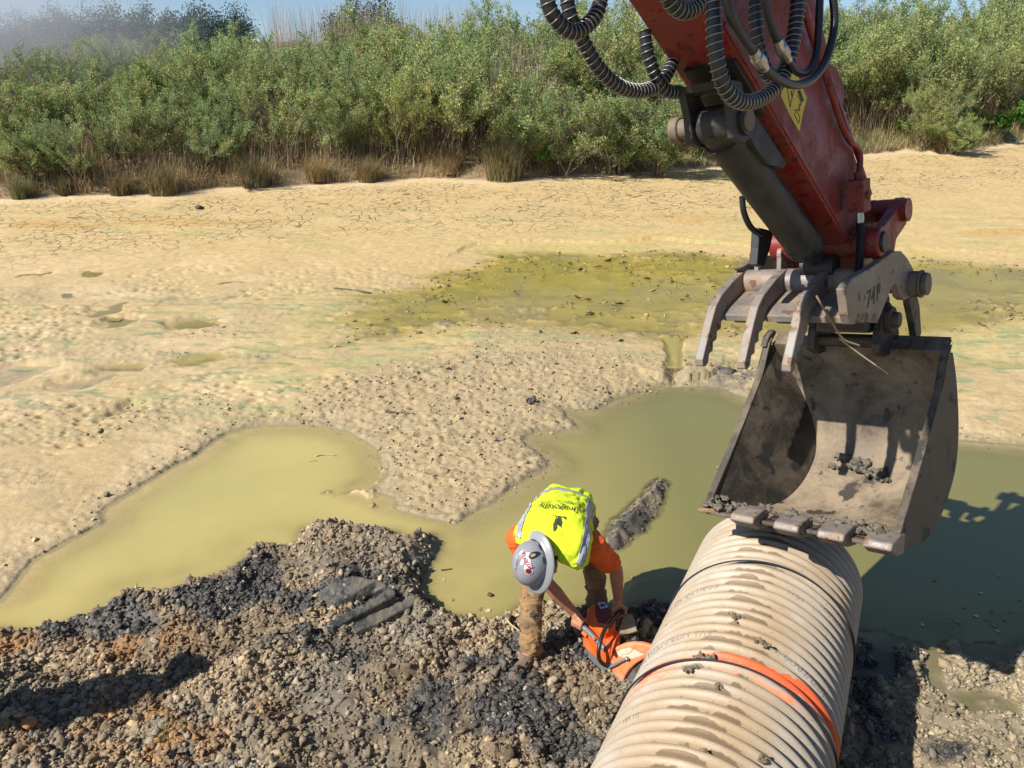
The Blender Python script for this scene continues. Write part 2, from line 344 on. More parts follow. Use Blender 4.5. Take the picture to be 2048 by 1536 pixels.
def mixv(a, b, f): return a*(1-f[..., None])+np.asarray(b)*f[..., None]
def tint_of(x, y, G):
    n1 = fbm(x*.9, y*1.1, 5, 101); n2 = fbm(x*3.1, y*3.4, 4, 102); n3 = fbm(x*14, y*14, 3, 103)
    c = np.zeros(x.shape+(3,))+np.array([.50, .365, .178])
    c = mixv(c, (.58, .43, .235), sstep(.4, .65, n1)); c = mixv(c, (.44, .335, .175), sstep(.52, .7, n2)*.6)
    c = mixv(c, (.56, .40, .17), sstep(12.5, 16, y)*.7)
    # yellow and green films round the shallow pool
    ring = np.exp(-np.clip(-G['ds'], 0, 9)/.8)*(G['ds'] < 0)
    c = mixv(c, (.46, .37, .11), ring*sstep(.35, .6, n1)*.8)
    al = sstep(.56, .68, fbm(x*1.6+y*.9, y*5.0, 4, 104))*np.maximum(sstep(7.0, 8.5, y)*(1-sstep(11.5, 13, y)), .6*sstep(14.5, 16, y)*(1-sstep(19, 20.5, y)))
    c = mixv(c, (.30, .33, .13), al*.55)
    al2 = sstep(.63, .70, fbm(x*4+y*2, y*12.0, 4, 105))*sstep(7.0, 8.5, y)*(1-sstep(12, 13.5, y)); c = mixv(c, (.10, .22, .12), al2*.55)
    orange = sstep(.62, .75, fbm(x*.5, y*1.2, 3, 106))*sstep(15.5, 16.5, y)*(1-sstep(18, 19, y)); c = mixv(c, (.50, .29, .07), orange*.5)
    pale = np.exp(-(np.clip(-G['t'], 0, 9)/.9)**2)*(G['t'] < .1); c = mixv(c, (.66, .50, .30), pale*.8)
    c = mixv(c, (.43, .325, .07), G['inp']); c = mixv(c, (.22, .18, .07), G['inp']*sstep(.5, .62, n2)*.8); c = mixv(c, (.20, .155, .085), G['inp']*sstep(.005, .02, G['h']-SHAL_Z))
    c = mixv(c, (.40, .30, .165), G['rub']*.8); c = mixv(c, (.33, .26, .15), G['rub']*sstep(.5, .62, n3)*.6)
    shore = np.exp(-np.clip(-G['dp'], 0, 9)/.06)*(G['dp'] < .05)*(y < 12); c = mixv(c, (.27, .22, .13), shore*.8)
    # heaped gravel in front
    gr = np.zeros(x.shape+(3,))+np.array([.185, .138, .085])
    gr = mixv(gr, (.275, .208, .128), sstep(.45, .62, n2)); gr = mixv(gr, (.17, .15, .115), sstep(.5, .66, n1)*.8)
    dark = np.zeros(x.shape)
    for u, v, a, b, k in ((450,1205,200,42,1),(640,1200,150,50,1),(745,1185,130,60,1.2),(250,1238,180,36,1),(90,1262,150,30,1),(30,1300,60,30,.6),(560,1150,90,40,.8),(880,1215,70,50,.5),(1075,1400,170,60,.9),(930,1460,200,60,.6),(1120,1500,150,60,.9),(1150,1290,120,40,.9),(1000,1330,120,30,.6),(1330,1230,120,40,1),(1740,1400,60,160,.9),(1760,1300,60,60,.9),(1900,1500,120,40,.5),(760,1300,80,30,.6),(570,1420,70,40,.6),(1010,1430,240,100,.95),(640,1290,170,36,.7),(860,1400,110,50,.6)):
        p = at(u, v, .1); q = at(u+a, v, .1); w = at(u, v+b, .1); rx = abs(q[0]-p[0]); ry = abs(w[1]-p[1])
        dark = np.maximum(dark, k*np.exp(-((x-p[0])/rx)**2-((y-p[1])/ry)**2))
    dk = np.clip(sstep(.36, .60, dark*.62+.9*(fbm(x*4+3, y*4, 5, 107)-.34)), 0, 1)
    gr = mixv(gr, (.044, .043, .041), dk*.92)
    org = np.zeros(x.shape)
    for u, v, a, b in ((45,1300,90,40),(300,1450,160,60),(350,1500,130,50),(260,1290,120,40),(130,1480,120,50),(480,1400,120,50)):
        p = at(u, v, .1); q = at(u+a, v, .1); w = at(u, v+b, .1); org = np.maximum(org, np.exp(-((x-p[0])/(q[0]-p[0]))**2-((y-p[1])/(w[1]-p[1]))**2))
    gr = mixv(gr, (.30, .15, .05), org*sstep(.45, .6, fbm(x*6, y*6, 4, 108))*.8)
    rt = sstep(1.7, 2.3, x); gr = mixv(gr, (.25, .21, .135), rt*(1-dk)*.7)
    c = c*(1-G['g'][..., None])+gr*G['g'][..., None]
    c = mixv(c, (.20, .165, .11), G['isl']*.8)
    isd = sstep(.48, .56, fbm(x*7+3, y*7, 3, 109)); c = mixv(c, (.07, .065, .055), G['isl']*isd*.9)
    gp = at(1470, 752, .05); c = mixv(c, (.16, .14, .11), np.exp(-((x-gp[0])/.45)**2-((y-gp[1])/.35)**2)*sstep(.35, .5, n3))
    bank = sstep(.02, .3, G['t']); c = mixv(c, (.19, .135, .07), bank)
    lip = np.exp(-((G['t']-.06)/.09)**2); c = mixv(c, (.10, .075, .05), lip*.8)
    wet = np.clip(dk*G['g']+shore*.7+G['inp']*.6+.25*ring, 0, 1)
    crack = sstep(-8., -4.5, G['t'])*(1-sstep(-.9, -.3, G['t']))*(y > 14)
    return c*(.86+.28*n3[..., None]), wet, crack

def ground_rows():
    ys = list(np.linspace(-14, 1.5, 24))+list(np.linspace(1.5, 2.95, 40)[1:]); y = ys[-1]
    while y < 24: y += .0098*max(1, (y/5.8))**1.85; ys.append(y)
    while y < 700: y += max(.2, .045*(y-22)); ys.append(y)
    return np.array(ys)
ys = ground_rows(); NC = 840
core = np.linspace(-1, 1, NC); ext = 1+np.cumsum(np.geomspace(.012, 40, 26))
us = np.concatenate([-ext[::-1], core, ext])
hw = np.clip(.69*(ys+1.2)+.9, 3.2, 30)
X = us[None, :]*hw[:, None]; Y = np.repeat(ys[:, None], len(us), 1)
G = ground(X, Y); Z = G['h']; tint, wet, crack = tint_of(X, Y, G)
nr, nc = X.shape; idx = np.arange(nr*nc).reshape(nr, nc)
F = np.stack([idx[:-1, :-1], idx[:-1, 1:], idx[1:, 1:], idx[1:, :-1]], -1).reshape(-1, 4)

m_gnd, nt, b = newmat('mud_and_gravel')
att = nd(nt, 'ShaderNodeAttribute', attribute_name='tint'); aw = nd(nt, 'ShaderNodeAttribute', attribute_name='wet'); ac = nd(nt, 'ShaderNodeAttribute', attribute_name='crack')
oc = coord(nt); n1 = noise(nt, 55, 6, .7, oc); n2 = noise(nt, 9, 5, .6, oc)
v1 = ramp(nt, n1.outputs[0], [(.3, .72), (.7, 1.18)]); v2 = ramp(nt, n2.outputs[0], [(.3, .86), (.7, 1.1)])
cc = mixc(nt, 1., att.outputs['Color'], v1.outputs[0], 'MULTIPLY'); cc = mixc(nt, 1., cc, v2.outputs[0], 'MULTIPLY')
wv = noise(nt, 1.6, 3, .6, oc); wadd = nd(nt, 'ShaderNodeVectorMath', operation='MULTIPLY_ADD'); nt.links.new(wv.outputs['Color'], wadd.inputs[0]); wadd.inputs[1].default_value = (.35, .35, 0); nt.links.new(oc, wadd.inputs[2])
mp = nd(nt, 'ShaderNodeMapping'); nt.links.new(wadd.outputs[0], mp.inputs[0]); mp.inputs['Scale'].default_value = (1.5, 1.9, .01)
vo = nd(nt, 'ShaderNodeTexVoronoi', feature='DISTANCE_TO_EDGE'); nt.links.new(mp.outputs[0], vo.inputs['Vector']); vo.inputs['Scale'].default_value = 2.3
ck = ramp(nt, vo.outputs['Distance'], [(.014, .95), (.05, 0.)])
gate = noise(nt, .9, 3, .6, oc); gr_ = ramp(nt, gate.outputs[0], [(.36, 0.), (.5, 1.)])
cm = nd(nt, 'ShaderNodeMath', operation='MULTIPLY'); nt.links.new(ck.outputs[0], cm.inputs[0]); nt.links.new(ac.outputs['Fac'], cm.inputs[1])
cm2 = nd(nt, 'ShaderNodeMath', operation='MULTIPLY'); nt.links.new(cm.outputs[0], cm2.inputs[0]); nt.links.new(gr_.outputs[0], cm2.inputs[1])
cc = mixc(nt, cm2.outputs[0], cc, (.14, .095, .045)); nt.links.new(cc, b.inputs['Base Color'])
rg = nd(nt, 'ShaderNodeMapRange'); nt.links.new(aw.outputs['Fac'], rg.inputs[0]); rg.inputs[3].default_value = .92; rg.inputs[4].default_value = .42
nt.links.new(rg.outputs[0], b.inputs['Roughness'])
hs = nd(nt, 'ShaderNodeMath', operation='SUBTRACT'); nt.links.new(n1.outputs[0], hs.inputs[0]); nt.links.new(cm2.outputs[0], hs.inputs[1])
bump(nt, b, hs.outputs[0], .55, .012)
gme = mesh_np('ground', np.stack([X, Y, Z], -1).reshape(-1, 3), F, m_gnd, True, dict(tint=tint.reshape(-1, 3), wet=wet.ravel(), crack=crack.ravel()))
struct(link('ground', gme))

# ------------------------------------------------------------------ water
def water_mat(name, col, k, amin, rough=.04, col2=None, right=None):
    m, nt, b = newmat(name); a = nd(nt, 'ShaderNodeAttribute', attribute_name='depth')
    n = noise(nt, .55, 4, .6, coord(nt)); f = ramp(nt, n.outputs[0], [(.35, 0.), (.65, 1.)])
    c = mixc(nt, f.outputs[0], col, col2 or col)
    if right:                               # less silt stirred up towards the pipe
        sp = nd(nt, 'ShaderNodeSeparateXYZ'); nt.links.new(coord(nt), sp.inputs[0]); mr = nd(nt, 'ShaderNodeMapRange'); nt.links.new(sp.outputs[0], mr.inputs[0])
        mr.inputs[1].default_value = -1.2; mr.inputs[2].default_value = 1.6; c = mixc(nt, mr.outputs[0], c, right)
    nt.links.new(c, b.inputs['Base Color']); b.inputs['Roughness'].default_value = rough; b.inputs['IOR'].default_value = 1.6
    e = nd(nt, 'ShaderNodeMath', operation='MULTIPLY'); nt.links.new(a.outputs['Fac'], e.inputs[0]); e.inputs[1].default_value = -k
    ex = nd(nt, 'ShaderNodeMath', operation='EXPONENT'); nt.links.new(e.outputs[0], ex.inputs[0])
    om = nd(nt, 'ShaderNodeMapRange'); nt.links.new(ex.outputs[0], om.inputs[0]); om.inputs[1].default_value = 1.; om.inputs[2].default_value = 0.; om.inputs[3].default_value = amin; om.inputs[4].default_value = 1.
    nt.links.new(om.outputs[0], b.inputs['Alpha'])
    r = noise(nt, 9, 3, .5, coord(nt)); bump(nt, b, r.outputs[0], .05, .01)
    return m
W_NEAR = water_mat('murky_pond_water', (.49, .39, .135), 30, .05, .045, (.41, .345, .12), (.19, .175, .055))
W_SHAL = water_mat('shallow_yellow_water', (.46, .365, .07), 15, .04, .05, (.36, .30, .07))
W_PUD = water_mat('olive_puddle_water', (.27, .22, .06), 70, .35, .04)
W_REF = water_mat('clear_puddle_water', (.20, .18, .17), 9, .12, .02); W_REF.node_tree.nodes['Principled BSDF'].inputs['IOR'].default_value = 1.7
def water(name, level, x0, x1, y0, y1, sx, sy, mat, maxh=.03):
    gx, gy = np.meshgrid(np.arange(x0, x1, sx), np.arange(y0, y1, sy)); g = ground(gx, gy)
    dep = np.clip(level-g['h'], 0, 1); near = (g['h'] < level+maxh)
    n, m = gx.shape; ii = np.arange(n*m).reshape(n, m)
    keep = near[:-1, :-1] | near[1:, :-1] | near[:-1, 1:] | near[1:, 1:]
    F = np.stack([ii[:-1, :-1], ii[:-1, 1:], ii[1:, 1:], ii[1:, :-1]], -1)[keep]
    used = np.unique(F); mp = np.zeros(n*m, int); mp[used] = np.arange(len(used))
    V = np.stack([gx.ravel(), gy.ravel(), np.full(n*m, level)], -1)[used]
    return struct(link(name, mesh_np(name, V, mp[F], mat, True, dict(depth=dep.ravel()[used]))))
water('pond_water', 0.0, -7, 8, 3.2, 9.2, .04, .04, W_NEAR, .02)
water('shallow_pool_water', SHAL_Z, -5.5, 16, 9.5, 18, .06, .06, W_SHAL, .015)
for z, P in PUDS:
    P = np.array(P); lo = P.min(0)-.15; hi = P.max(0)+.15
    water('puddle_water', z, lo[0], hi[0], lo[1], hi[1], .05, .05, W_NEAR if lo[1] < 5.5 else W_REF if z+.012 < .045 or lo[1] < 9.6 else W_PUD, .012)
# ------------------------------------------------------------------ loose gravel and clods lying on the heap
def ico():
    t = (1+5**.5)/2
    V = [nrm(v) for v in [(-1,t,0),(1,t,0),(-1,-t,0),(1,-t,0),(0,-1,t),(0,1,t),(0,-1,-t),(0,1,-t),(t,0,-1),(t,0,1),(-t,0,-1),(-t,0,1)]]
    F = [(0,11,5),(0,5,1),(0,1,7),(0,7,10),(0,10,11),(1,5,9),(5,11,4),(11,10,2),(10,7,6),(7,1,8),(3,9,4),(3,4,2),(3,2,6),(3,6,8),(3,8,9),(4,9,5),(2,4,11),(6,2,10),(8,6,7),(9,8,1)]
    cache = {}; F2 = []
    def mid(a, b):
        k = (min(a, b), max(a, b))
        if k not in cache: cache[k] = len(V); V.append(nrm(V[a]+V[b]))
        return cache[k]
    for a, b, c in F:
        x, y, z = mid(a, b), mid(b, c), mid(c, a); F2 += [(a,x,z),(b,y,x),(c,z,y),(x,y,z)]
    return np.array(V), np.array(F2)
ICO_V, ICO_F = ico()
def stones(name, P, S, col, mat, seed=0, flat=.62, rough=.55, sink=.42, wet=None):
    rng = np.random.default_rng(seed); n = len(P)
    ang = rng.uniform(0, 2*math.pi, n); sc = np.stack([rng.uniform(.8, 1.25, n), rng.uniform(.65, 1.0, n), rng.uniform(flat*.75, flat*1.25, n)], 1)*S[:, None]
    V = ICO_V[None]*(1+rng.normal(0, rough*.5, (n, len(ICO_V), 1)))*sc[:, None, :]
    tl = rng.normal(0, .35, (n, 2)); V[..., 2] += V[..., 0]*tl[:, :1]+V[..., 1]*tl[:, 1:]
    ca, sa = np.cos(ang)[:, None], np.sin(ang)[:, None]
    W = np.stack([V[..., 0]*ca-V[..., 1]*sa, V[..., 0]*sa+V[..., 1]*ca, V[..., 2]], -1)+P[:, None, :]; W[..., 2] += (S*(flat-sink))[:, None]
    F = (ICO_F[None]+(np.arange(n)*len(ICO_V))[:, None, None]).reshape(-1, 3)
    k = np.repeat(col, len(ICO_V), 0); at_ = dict(tint=k, crack=np.zeros(len(k)), wet=np.repeat(wet if wet is not None else np.zeros(n), len(ICO_V)))
    o = link(name, mesh_np(name, W.reshape(-1, 3), F, mat, False, at_)); return struct(o, 'stuff')
rng = np.random.default_rng(7)
N = 105000
sx = rng.uniform(-4.6, 4.6, N); sy = 2.85+3.2*rng.random(N)**1.1
g_ = ground(sx, sy); keep = (g_['g'] > .6) & (g_['h'] > .004) & (rng.random(N) < .35+.65*sstep(.4, .55, fbm(sx*1.1+40, sy*1.1, 3, 71)*-1+1))
sx, sy = sx[keep], sy[keep]; hh = g_['h'][keep]; tt, ww, _ = tint_of(sx, sy, {k: v[keep] for k, v in g_.items()})
val = np.exp(rng.normal(.10, .24, len(sx))); tt = np.clip(tt*val[:, None]*1.12, 0, .6)
pale = rng.random(len(sx)) < .06; tt[pale] = np.array([.36, .285, .19])*rng.uniform(.75, 1.25, (pale.sum(), 1))
S = np.clip(np.exp(rng.normal(math.log(.0105), .45, len(sx))), .006, .034)
stones('gravel', np.stack([sx, sy, hh], 1), S, tt, m_gnd, 3, wet=ww*.8)
# crumbs of mud on the spit and along the wet edge
N = 20000; sx = rng.uniform(-4.5, 6, N); sy = rng.uniform(5.0, 11.0, N); g_ = ground(sx, sy)
keep = (((g_['rub'] > .35) & (rng.random(N) < .5*g_['rub'])) | (g_['isl'] > .6)) & (g_['h'] > -.02) & (g_['inp'] < .1); sx, sy = sx[keep], sy[keep]
tt, ww, _ = tint_of(sx, sy, {k: v[keep] for k, v in g_.items()}); tt = np.clip(tt*np.exp(rng.normal(-.14, .25, len(sx)))[:, None], 0, .65)
stones('mud_crumbs', np.stack([sx, sy, g_['h'][keep]], 1), np.clip(np.exp(rng.normal(math.log(.009), .5, len(sx))), .005, .035), tt, m_gnd, 5, flat=.55, sink=.3)

N = 5200; sx = rng.uniform(-5, 15, N); sy = rng.uniform(10, 17, N); g_ = ground(sx, sy); keep = (g_['ds'] > .0) & (fbm(sx*.7, sy*1.1, 3, 35)+.25*np.exp(-g_['ds']/.5) > .50); sx, sy = sx[keep], sy[keep]; n = len(sx)
ac_ = np.array([[.27, .22, .095]])*np.exp(rng.normal(0, .3, (n, 1)))
stones('algae_clumps', np.stack([sx, sy, np.full(n, SHAL_Z-.004)], 1), np.clip(np.exp(rng.normal(math.log(.016), .55, n)), .007, .06), ac_, m_gnd, 6, flat=.26, sink=.12, rough=.9)
# ------------------------------------------------------------------ the big corrugated pipe
AX = nrm([.4371, .8993, -.0140]); P0 = np.array([-.39, .138, .597]); PR = .54; PITCHP = .0752; S0, S1 = .6, 4.93
CX = nrm(np.cross(AX, [0, 0, 1])); CZ = np.cross(CX, AX)
def prad(s): return PR-.048*(1-np.abs(np.sin(math.pi*s/PITCHP))**.8)
def pp(s, th, dr=0.0): return P0+AX*s+(prad(s)+dr if dr is not None else 0)*(math.sin(th)*CX+math.cos(th)*CZ)
m_pipe, nt, b = newmat('dirty_white_plastic'); oc = coord(nt)
sep = nd(nt, 'ShaderNodeSeparateXYZ'); nt.links.new(oc, sep.inputs[0])
def mth(op, a, bb=None, c=None):
    n = nd(nt, 'ShaderNodeMath', operation=op)
    for i, v in enumerate((a, bb, c)):
        if v is None: continue
        if hasattr(v, 'is_linked'): nt.links.new(v, n.inputs[i])
        else: n.inputs[i].default_value = v
    return n.outputs[0]
th = mth('ARCTAN2', sep.outputs[0], sep.outputs[2])
cv = nd(nt, 'ShaderNodeCombineXYZ'); nt.links.new(mth('MULTIPLY', th, .54), cv.inputs[0]); nt.links.new(sep.outputs[1], cv.inputs[1])
st = nd(nt, 'ShaderNodeMapping'); nt.links.new(cv.outputs[0], st.inputs[0]); st.inputs['Scale'].default_value = (1., 3.2, 1.)
n1 = noise(nt, 5.5, 7, .68, st.outputs[0]); n2 = noise(nt, 22, 6, .7, st.outputs[0]); n3 = noise(nt, 1.3, 3, .6, cv.outputs[0])
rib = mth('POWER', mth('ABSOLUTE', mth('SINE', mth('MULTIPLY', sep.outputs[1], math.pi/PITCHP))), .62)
base = mixc(nt, ramp(nt, n1.outputs[0], [(.36, 0.), (.62, 1.)]).outputs[0], (.345, .27, .185), (.48, .415, .325))
side = ramp(nt, mth('ABSOLUTE', mth('ADD', th, .05)), [(.25, 0.), (.85, 1.)])
base = mixc(nt, mth('MULTIPLY', side.outputs[0], .65), base, (.41, .365, .30))
tan = ramp(nt, mth('SUBTRACT', mth('ADD', mth('MULTIPLY', n2.outputs[0], .5), mth('MULTIPLY', n3.outputs[0], .6)), mth('MULTIPLY', side.outputs[0], .10)), [(.42, 0.), (.60, 1.)])
base = mixc(nt, mth('MULTIPLY', tan.outputs[0], .8), base, (.36, .24, .12))
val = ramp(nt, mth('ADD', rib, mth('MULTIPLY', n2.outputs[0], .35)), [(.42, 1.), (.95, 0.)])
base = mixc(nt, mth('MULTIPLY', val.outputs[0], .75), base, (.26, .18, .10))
# caked mud strips on the crown of the near ribs
crown = ramp(nt, mth('ABSOLUTE', mth('ADD', th, .12)), [(.05, 1.), (.50, 0.)])
cv2 = nd(nt, 'ShaderNodeCombineXYZ'); nt.links.new(mth('MULTIPLY', th, .9), cv2.inputs[0]); nt.links.new(mth('MULTIPLY', mth('FLOOR', mth('MULTIPLY', mth('ADD', sep.outputs[1], PITCHP*.5), 1/PITCHP)), 3.71), cv2.inputs[1])
pn = noise(nt, 2.6, 3, .6, cv2.outputs[0])
vly = ramp(nt, rib, [(.55, 1.), (1., .0)])
pn_ = ramp(nt, pn.outputs[0], [(.40, 0.), (.62, 1.)])
cs = mth('ADD', mth('MULTIPLY', pn_.outputs[0], crown.outputs[0]), mth('MULTIPLY', mth('SUBTRACT', n2.outputs[0], .5), .35))
cak = ramp(nt, mth('MULTIPLY', cs, vly.outputs[0]), [(.20, 0.), (.30, 1.)])
base = mixc(nt, mth('MULTIPLY', cak.outputs[0], .9), base, (.15, .092, .045))
spk = ramp(nt, noise(nt, 70, 3, .6, cv.outputs[0]).outputs[0], [(.64, 0.), (.70, .75)]); base = mixc(nt, spk.outputs[0], base, (.20, .14, .085))
# sprayed orange ring beside the lower tie
off = mth('SUBTRACT', sep.outputs[1], mth('ADD', 3.36, mth('MULTIPLY', th, .055)))
off = mth('ADD', off, mth('MULTIPLY', mth('SUBTRACT', n2.outputs[0], .5), .05))
wd = mth('ADD', .072, mth('MULTIPLY', th, .042))
band = mth('MULTIPLY', ramp(nt, off, [(.0, 0.), (.012, 1.)]).outputs[0], mth('GREATER_THAN', wd, off))
thin = mth('MULTIPLY', band, ramp(nt, mth('ADD', n1.outputs[0], mth('MULTIPLY', th, .14)), [(.12, 0.), (.40, .95)]).outputs[0])
base = mixc(nt, thin, base, (.75, .115, .025))
lo = mth('MULTIPLY', mth('LESS_THAN', off, -.03), mth('GREATER_THAN', off, -.075)); lo = mth('MULTIPLY', lo, ramp(nt, n1.outputs[0], [(.5, 0.), (.62, .8)]).outputs[0])
base = mixc(nt, lo, base, (.75, .20, .07))
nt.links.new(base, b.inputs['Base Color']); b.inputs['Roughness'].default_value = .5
bump(nt, b, mth('ADD', n2.outputs[0], mth('MULTIPLY', cak.outputs[0], 1.2)), .35, .006)
def pipe_mesh():
    ss = np.arange(S0, S1, PITCHP/14); th = np.linspace(0, 2*math.pi, 129)[:-1]
    SS, TT = np.meshgrid(ss, th, indexing='ij'); RR = prad(SS); n, m = SS.shape
    V = np.stack([RR*np.sin(TT), SS, RR*np.cos(TT)], -1).reshape(-1, 3)
    ii = np.arange(n*m).reshape(n, m); F = np.stack([ii[:-1], np.roll(ii, -1, 1)[:-1], np.roll(ii, -1, 1)[1:], ii[1:]], -1).reshape(-1, 4)
    # smooth inner wall, joined to the outside at the far end
    ri = PR-.055; si = np.array([ss[-1]+.004, ss[-1], 3.0, S0]); rr = np.array([prad(ss[-1])-.01, ri, ri, ri])
    Vi = np.stack([(rr[:, None]*np.sin(th)[None]), np.repeat(si[:, None], m, 1), (rr[:, None]*np.cos(th)[None])], -1).reshape(-1, 3); base = len(V)
    jj = np.concatenate([ii[-1:], base+np.arange(4*m).reshape(4, m)]); F2 = np.stack([jj[:-1], np.roll(jj, -1, 1)[:-1], np.roll(jj, -1, 1)[1:], jj[1:]], -1).reshape(-1, 4)
    return np.concatenate([V, Vi]), np.concatenate([F, F2])
V, F = pipe_mesh()
pme = mesh_np('corrugated_pipe', V, F, m_pipe, True); pipe = link('corrugated_pipe', pme)
pipe.matrix_world = Matrix(((CX[0], AX[0], CZ[0], P0[0]), (CX[1], AX[1], CZ[1], P0[1]), (CX[2], AX[2], CZ[2], P0[2]), (0, 0, 0, 1)))
tag(pipe, 'large mud-stained cream corrugated plastic pipe running from the gravel into the pond under the bucket', 'pipe')
m_ink = simple('faded_print', (.16, .15, .15), .8, 0, .5, 80, 0, (.36, .31, .25))
def wrap_text(txt, s, th0, size, flip=True, name='printed_lettering', sx=1.0):
    cu = bpy.data.curves.new('t', 'FONT'); cu.body = txt; cu.size = size; cu.resolution_u = 2
    o = bpy.data.objects.new('t', cu); scene.collection.objects.link(o); bpy.context.view_layer.update()
    me = bpy.data.meshes.new_from_object(o.evaluated_get(bpy.context.evaluated_depsgraph_get())); bpy.data.objects.remove(o)
    import bmesh
    bm = bmesh.new(); bm.from_mesh(me); bmesh.ops.triangulate(bm, faces=bm.faces[:])
    for _ in range(2):
        bmesh.ops.subdivide_edges(bm, edges=[e for e in bm.edges if e.calc_length() > size*.12], cuts=1); bmesh.ops.triangulate(bm, faces=bm.faces[:])
    xs = [v.co.x for v in bm.verts]; W = max(xs)
    for v in bm.verts:
        x, y = v.co.x*sx, v.co.y
        t = th0+(W*sx-x if flip else x)/PR; q = s+((-y+size*.35) if flip else (y-size*.35))
        rr = prad(q)+.0022; v.co = Vector((rr*math.sin(t), q, rr*math.cos(t)))
    bmesh.ops.recalc_face_normals(bm, faces=bm.faces); bm.to_mesh(me); bm.free()
    me.materials.clear(); me.materials.append(m_ink); me.name = name
    o = bpy.data.objects.new(name, me); scene.collection.objects.link(o); o.parent = pipe; return o
def crest(s): return (math.floor(s/PITCHP)+.5)*PITCHP
wrap_text('COBLLDO 20T 2 SAIN', crest(4.02), -1.35, .052)
wrap_text('1076', crest(4.08), .25, .055); wrap_text('MI 1076', crest(4.2), .62, .045)
wrap_text('AVA NITROSTEM OCO', crest(3.56), -1.38, .058)
wrap_text('LOIMITHERO9 ICC', crest(3.56), .18, .058); wrap_text('M', crest(3.82), -1.0, .03); wrap_text('RI W', crest(2.98), -.9, .05)
def tie(s_of, name, label, r=.0055):
    P = [P0+AX*s_of(t)+(PR+r*.8)*(math.sin(t)*CX+math.cos(t)*CZ) for t in np.linspace(-math.pi, math.pi, 90)[:-1]]
    o = MB().tube(P, r, 8, closed=True).build(name, simple('black_rubber_strap', (.022, .023, .03), .55), None, True); tag(o, label, 'strap', 'black straps round the pipe'); return o
tie(lambda t: 4.27+.045*math.sin(t+.5), 'strap', 'black strap round the pipe nearer the bucket, clear of the orange paint')
tie(lambda t: 3.345+.05*t/1.6*math.cos(t*.35), 'strap', 'thin black strap round the pipe along the orange painted ring')
# crumbs of mud lying on the ribs
m_clod = dusty('clod_mud', (.10, .085, .06), (.22, .165, .10), .42, .6, 30, .9, 0, 140, .8)
def clod(c, r, seed, label, name='mud_clod', flat=.6, mat=None, stretch=(1, 1), group=None, n=7, vox=None):
    rg = np.random.default_rng(seed); mb = MB()
    for k in range(n*2):
        d = rg.normal(0, .55, 3)*np.array([r*stretch[0], r*stretch[1], r*flat*.5]); q = r*rg.uniform(.18, .5)
        mb.ball(np.asarray(c)+d, (q*1.1, 0, 0), (0, q, 0), (0, 0, q*flat*1.2), 10, 7)
    def fn(V, N_):
        return V+N_*(r*.55*(fbm(V[:, 0]*3.2/r+V[:, 2]*1.7/r, V[:, 1]*3.2/r+V[:, 2]*2.3/r+seed, 4, seed)-.5))[:, None]
    o = remesh(mb, name, mat or m_clod, None, vox or r*.09, 1, .4, fn); tag(o, label, 'mud clod', group); return o
for k, (u, v, r, lab) in enumerate([(1473,1234,.026,'dark grey clod sitting alone high on the pipe'),(1440,1377,.018,'small dark clod on the orange paint by the lower strap'),(1334,1385,.017,'small black pebble of mud left of the lower strap'),(1528,1289,.028,'brown flake of mud on a pipe rib right of the crown'),(1410,1313,.034,'grey crumbly lump of mud on the left crown of the pipe'),(1385,1340,.026,'second grey crumbly lump on the pipe just above the orange paint'),(1520,1520,.02,'small dark clod on the pipe at the bottom edge'),(1408,1505,.014,'tiny dark clod on the near end of the pipe')]):
    best = min(((np.linalg.norm(np.array(proj_)-np.array([u, v])), s, t) for s in np.arange(2.6, 4.6, .02) for t in np.arange(-1.2, 1.2, .03)
        for proj_ in [(lambda q: (1024+FPX*(q@A_R)/(q@A_D), 768-FPX*(q@A_U)/(q@A_D)))(pp(s, t)-CAMP)]), key=lambda z: z[0])
    clod(pp(best[1], best[2], r*.25), r, 40+k, lab, group='clods on the pipe', stretch=(1.5, .8) if k in (4, 5) else (1, 1))
# ------------------------------------------------------------------ the excavator's arm, thumb and bucket (a along the reach, b up, s across)
EW = nrm([.74308, -.64118, .19161]); EG = nrm(np.array([0, 0, 1.])-EW[2]*EW); EF = np.cross(EG, EW)
SC = .937                                   # every measure of the arm below is in units of 0.937 m
EO = CAMP+.95*SC*(np.array([2.40612, 5.46501, 1.87359])-CAMP)
def X3(a, b, s): return EO+SC*(a*EF+b*EG+s*EW)
def pl(u, v, s):
    d = ray(u, v); t = ((EO+SC*s*EW-CAMP)@EW)/(d@EW); q = (CAMP+d*t-EO)/SC; return q@EF, q@EG
def P3(u, v, s): return X3(*pl(u, v, s), s)
def pris(poly, s0, s1, mb=None):
    mb = mb or MB(); return mb.prism([X3(a, b, s0) for a, b in poly], [X3(a, b, s1) for a, b in poly])
def cylw(a, b, s0, s1, r, mb=None, seg=24):
    mb = mb or MB(); return mb.tube([X3(a, b, s0), X3(a, b, s1)], r*SC, seg)
M_RED = dusty('worn_red_paint', (.20, .013, .010), (.17, .045, .03), .44, .64, 4, .40, 0, 60, .15, 22, (.085, .012, .009))
M_BLK = dusty('black_steel', (.014, .014, .015), (.065, .057, .047), .48, .66, 7, .5, .0, 90, .3)
M_STEEL = dusty('muddy_worn_steel', (.12, .10, .08), (.24, .185, .125), .42, .62, 6, .55, .25, 80, .45, 9, (.12, .085, .06))
M_TINE = dusty('scuffed_grey_steel', (.20, .18, .165), (.33, .23, .145), .45, .62, 7, .5, .3, 70, .35, 14, (.16, .10, .065))
M_BUCK = dusty('mud_coated_bucket_steel', (.055, .042, .03), (.17, .13, .09), .44, .62, 3.4, .6, .1, 60, .55, 7.5, (.035, .032, .028))
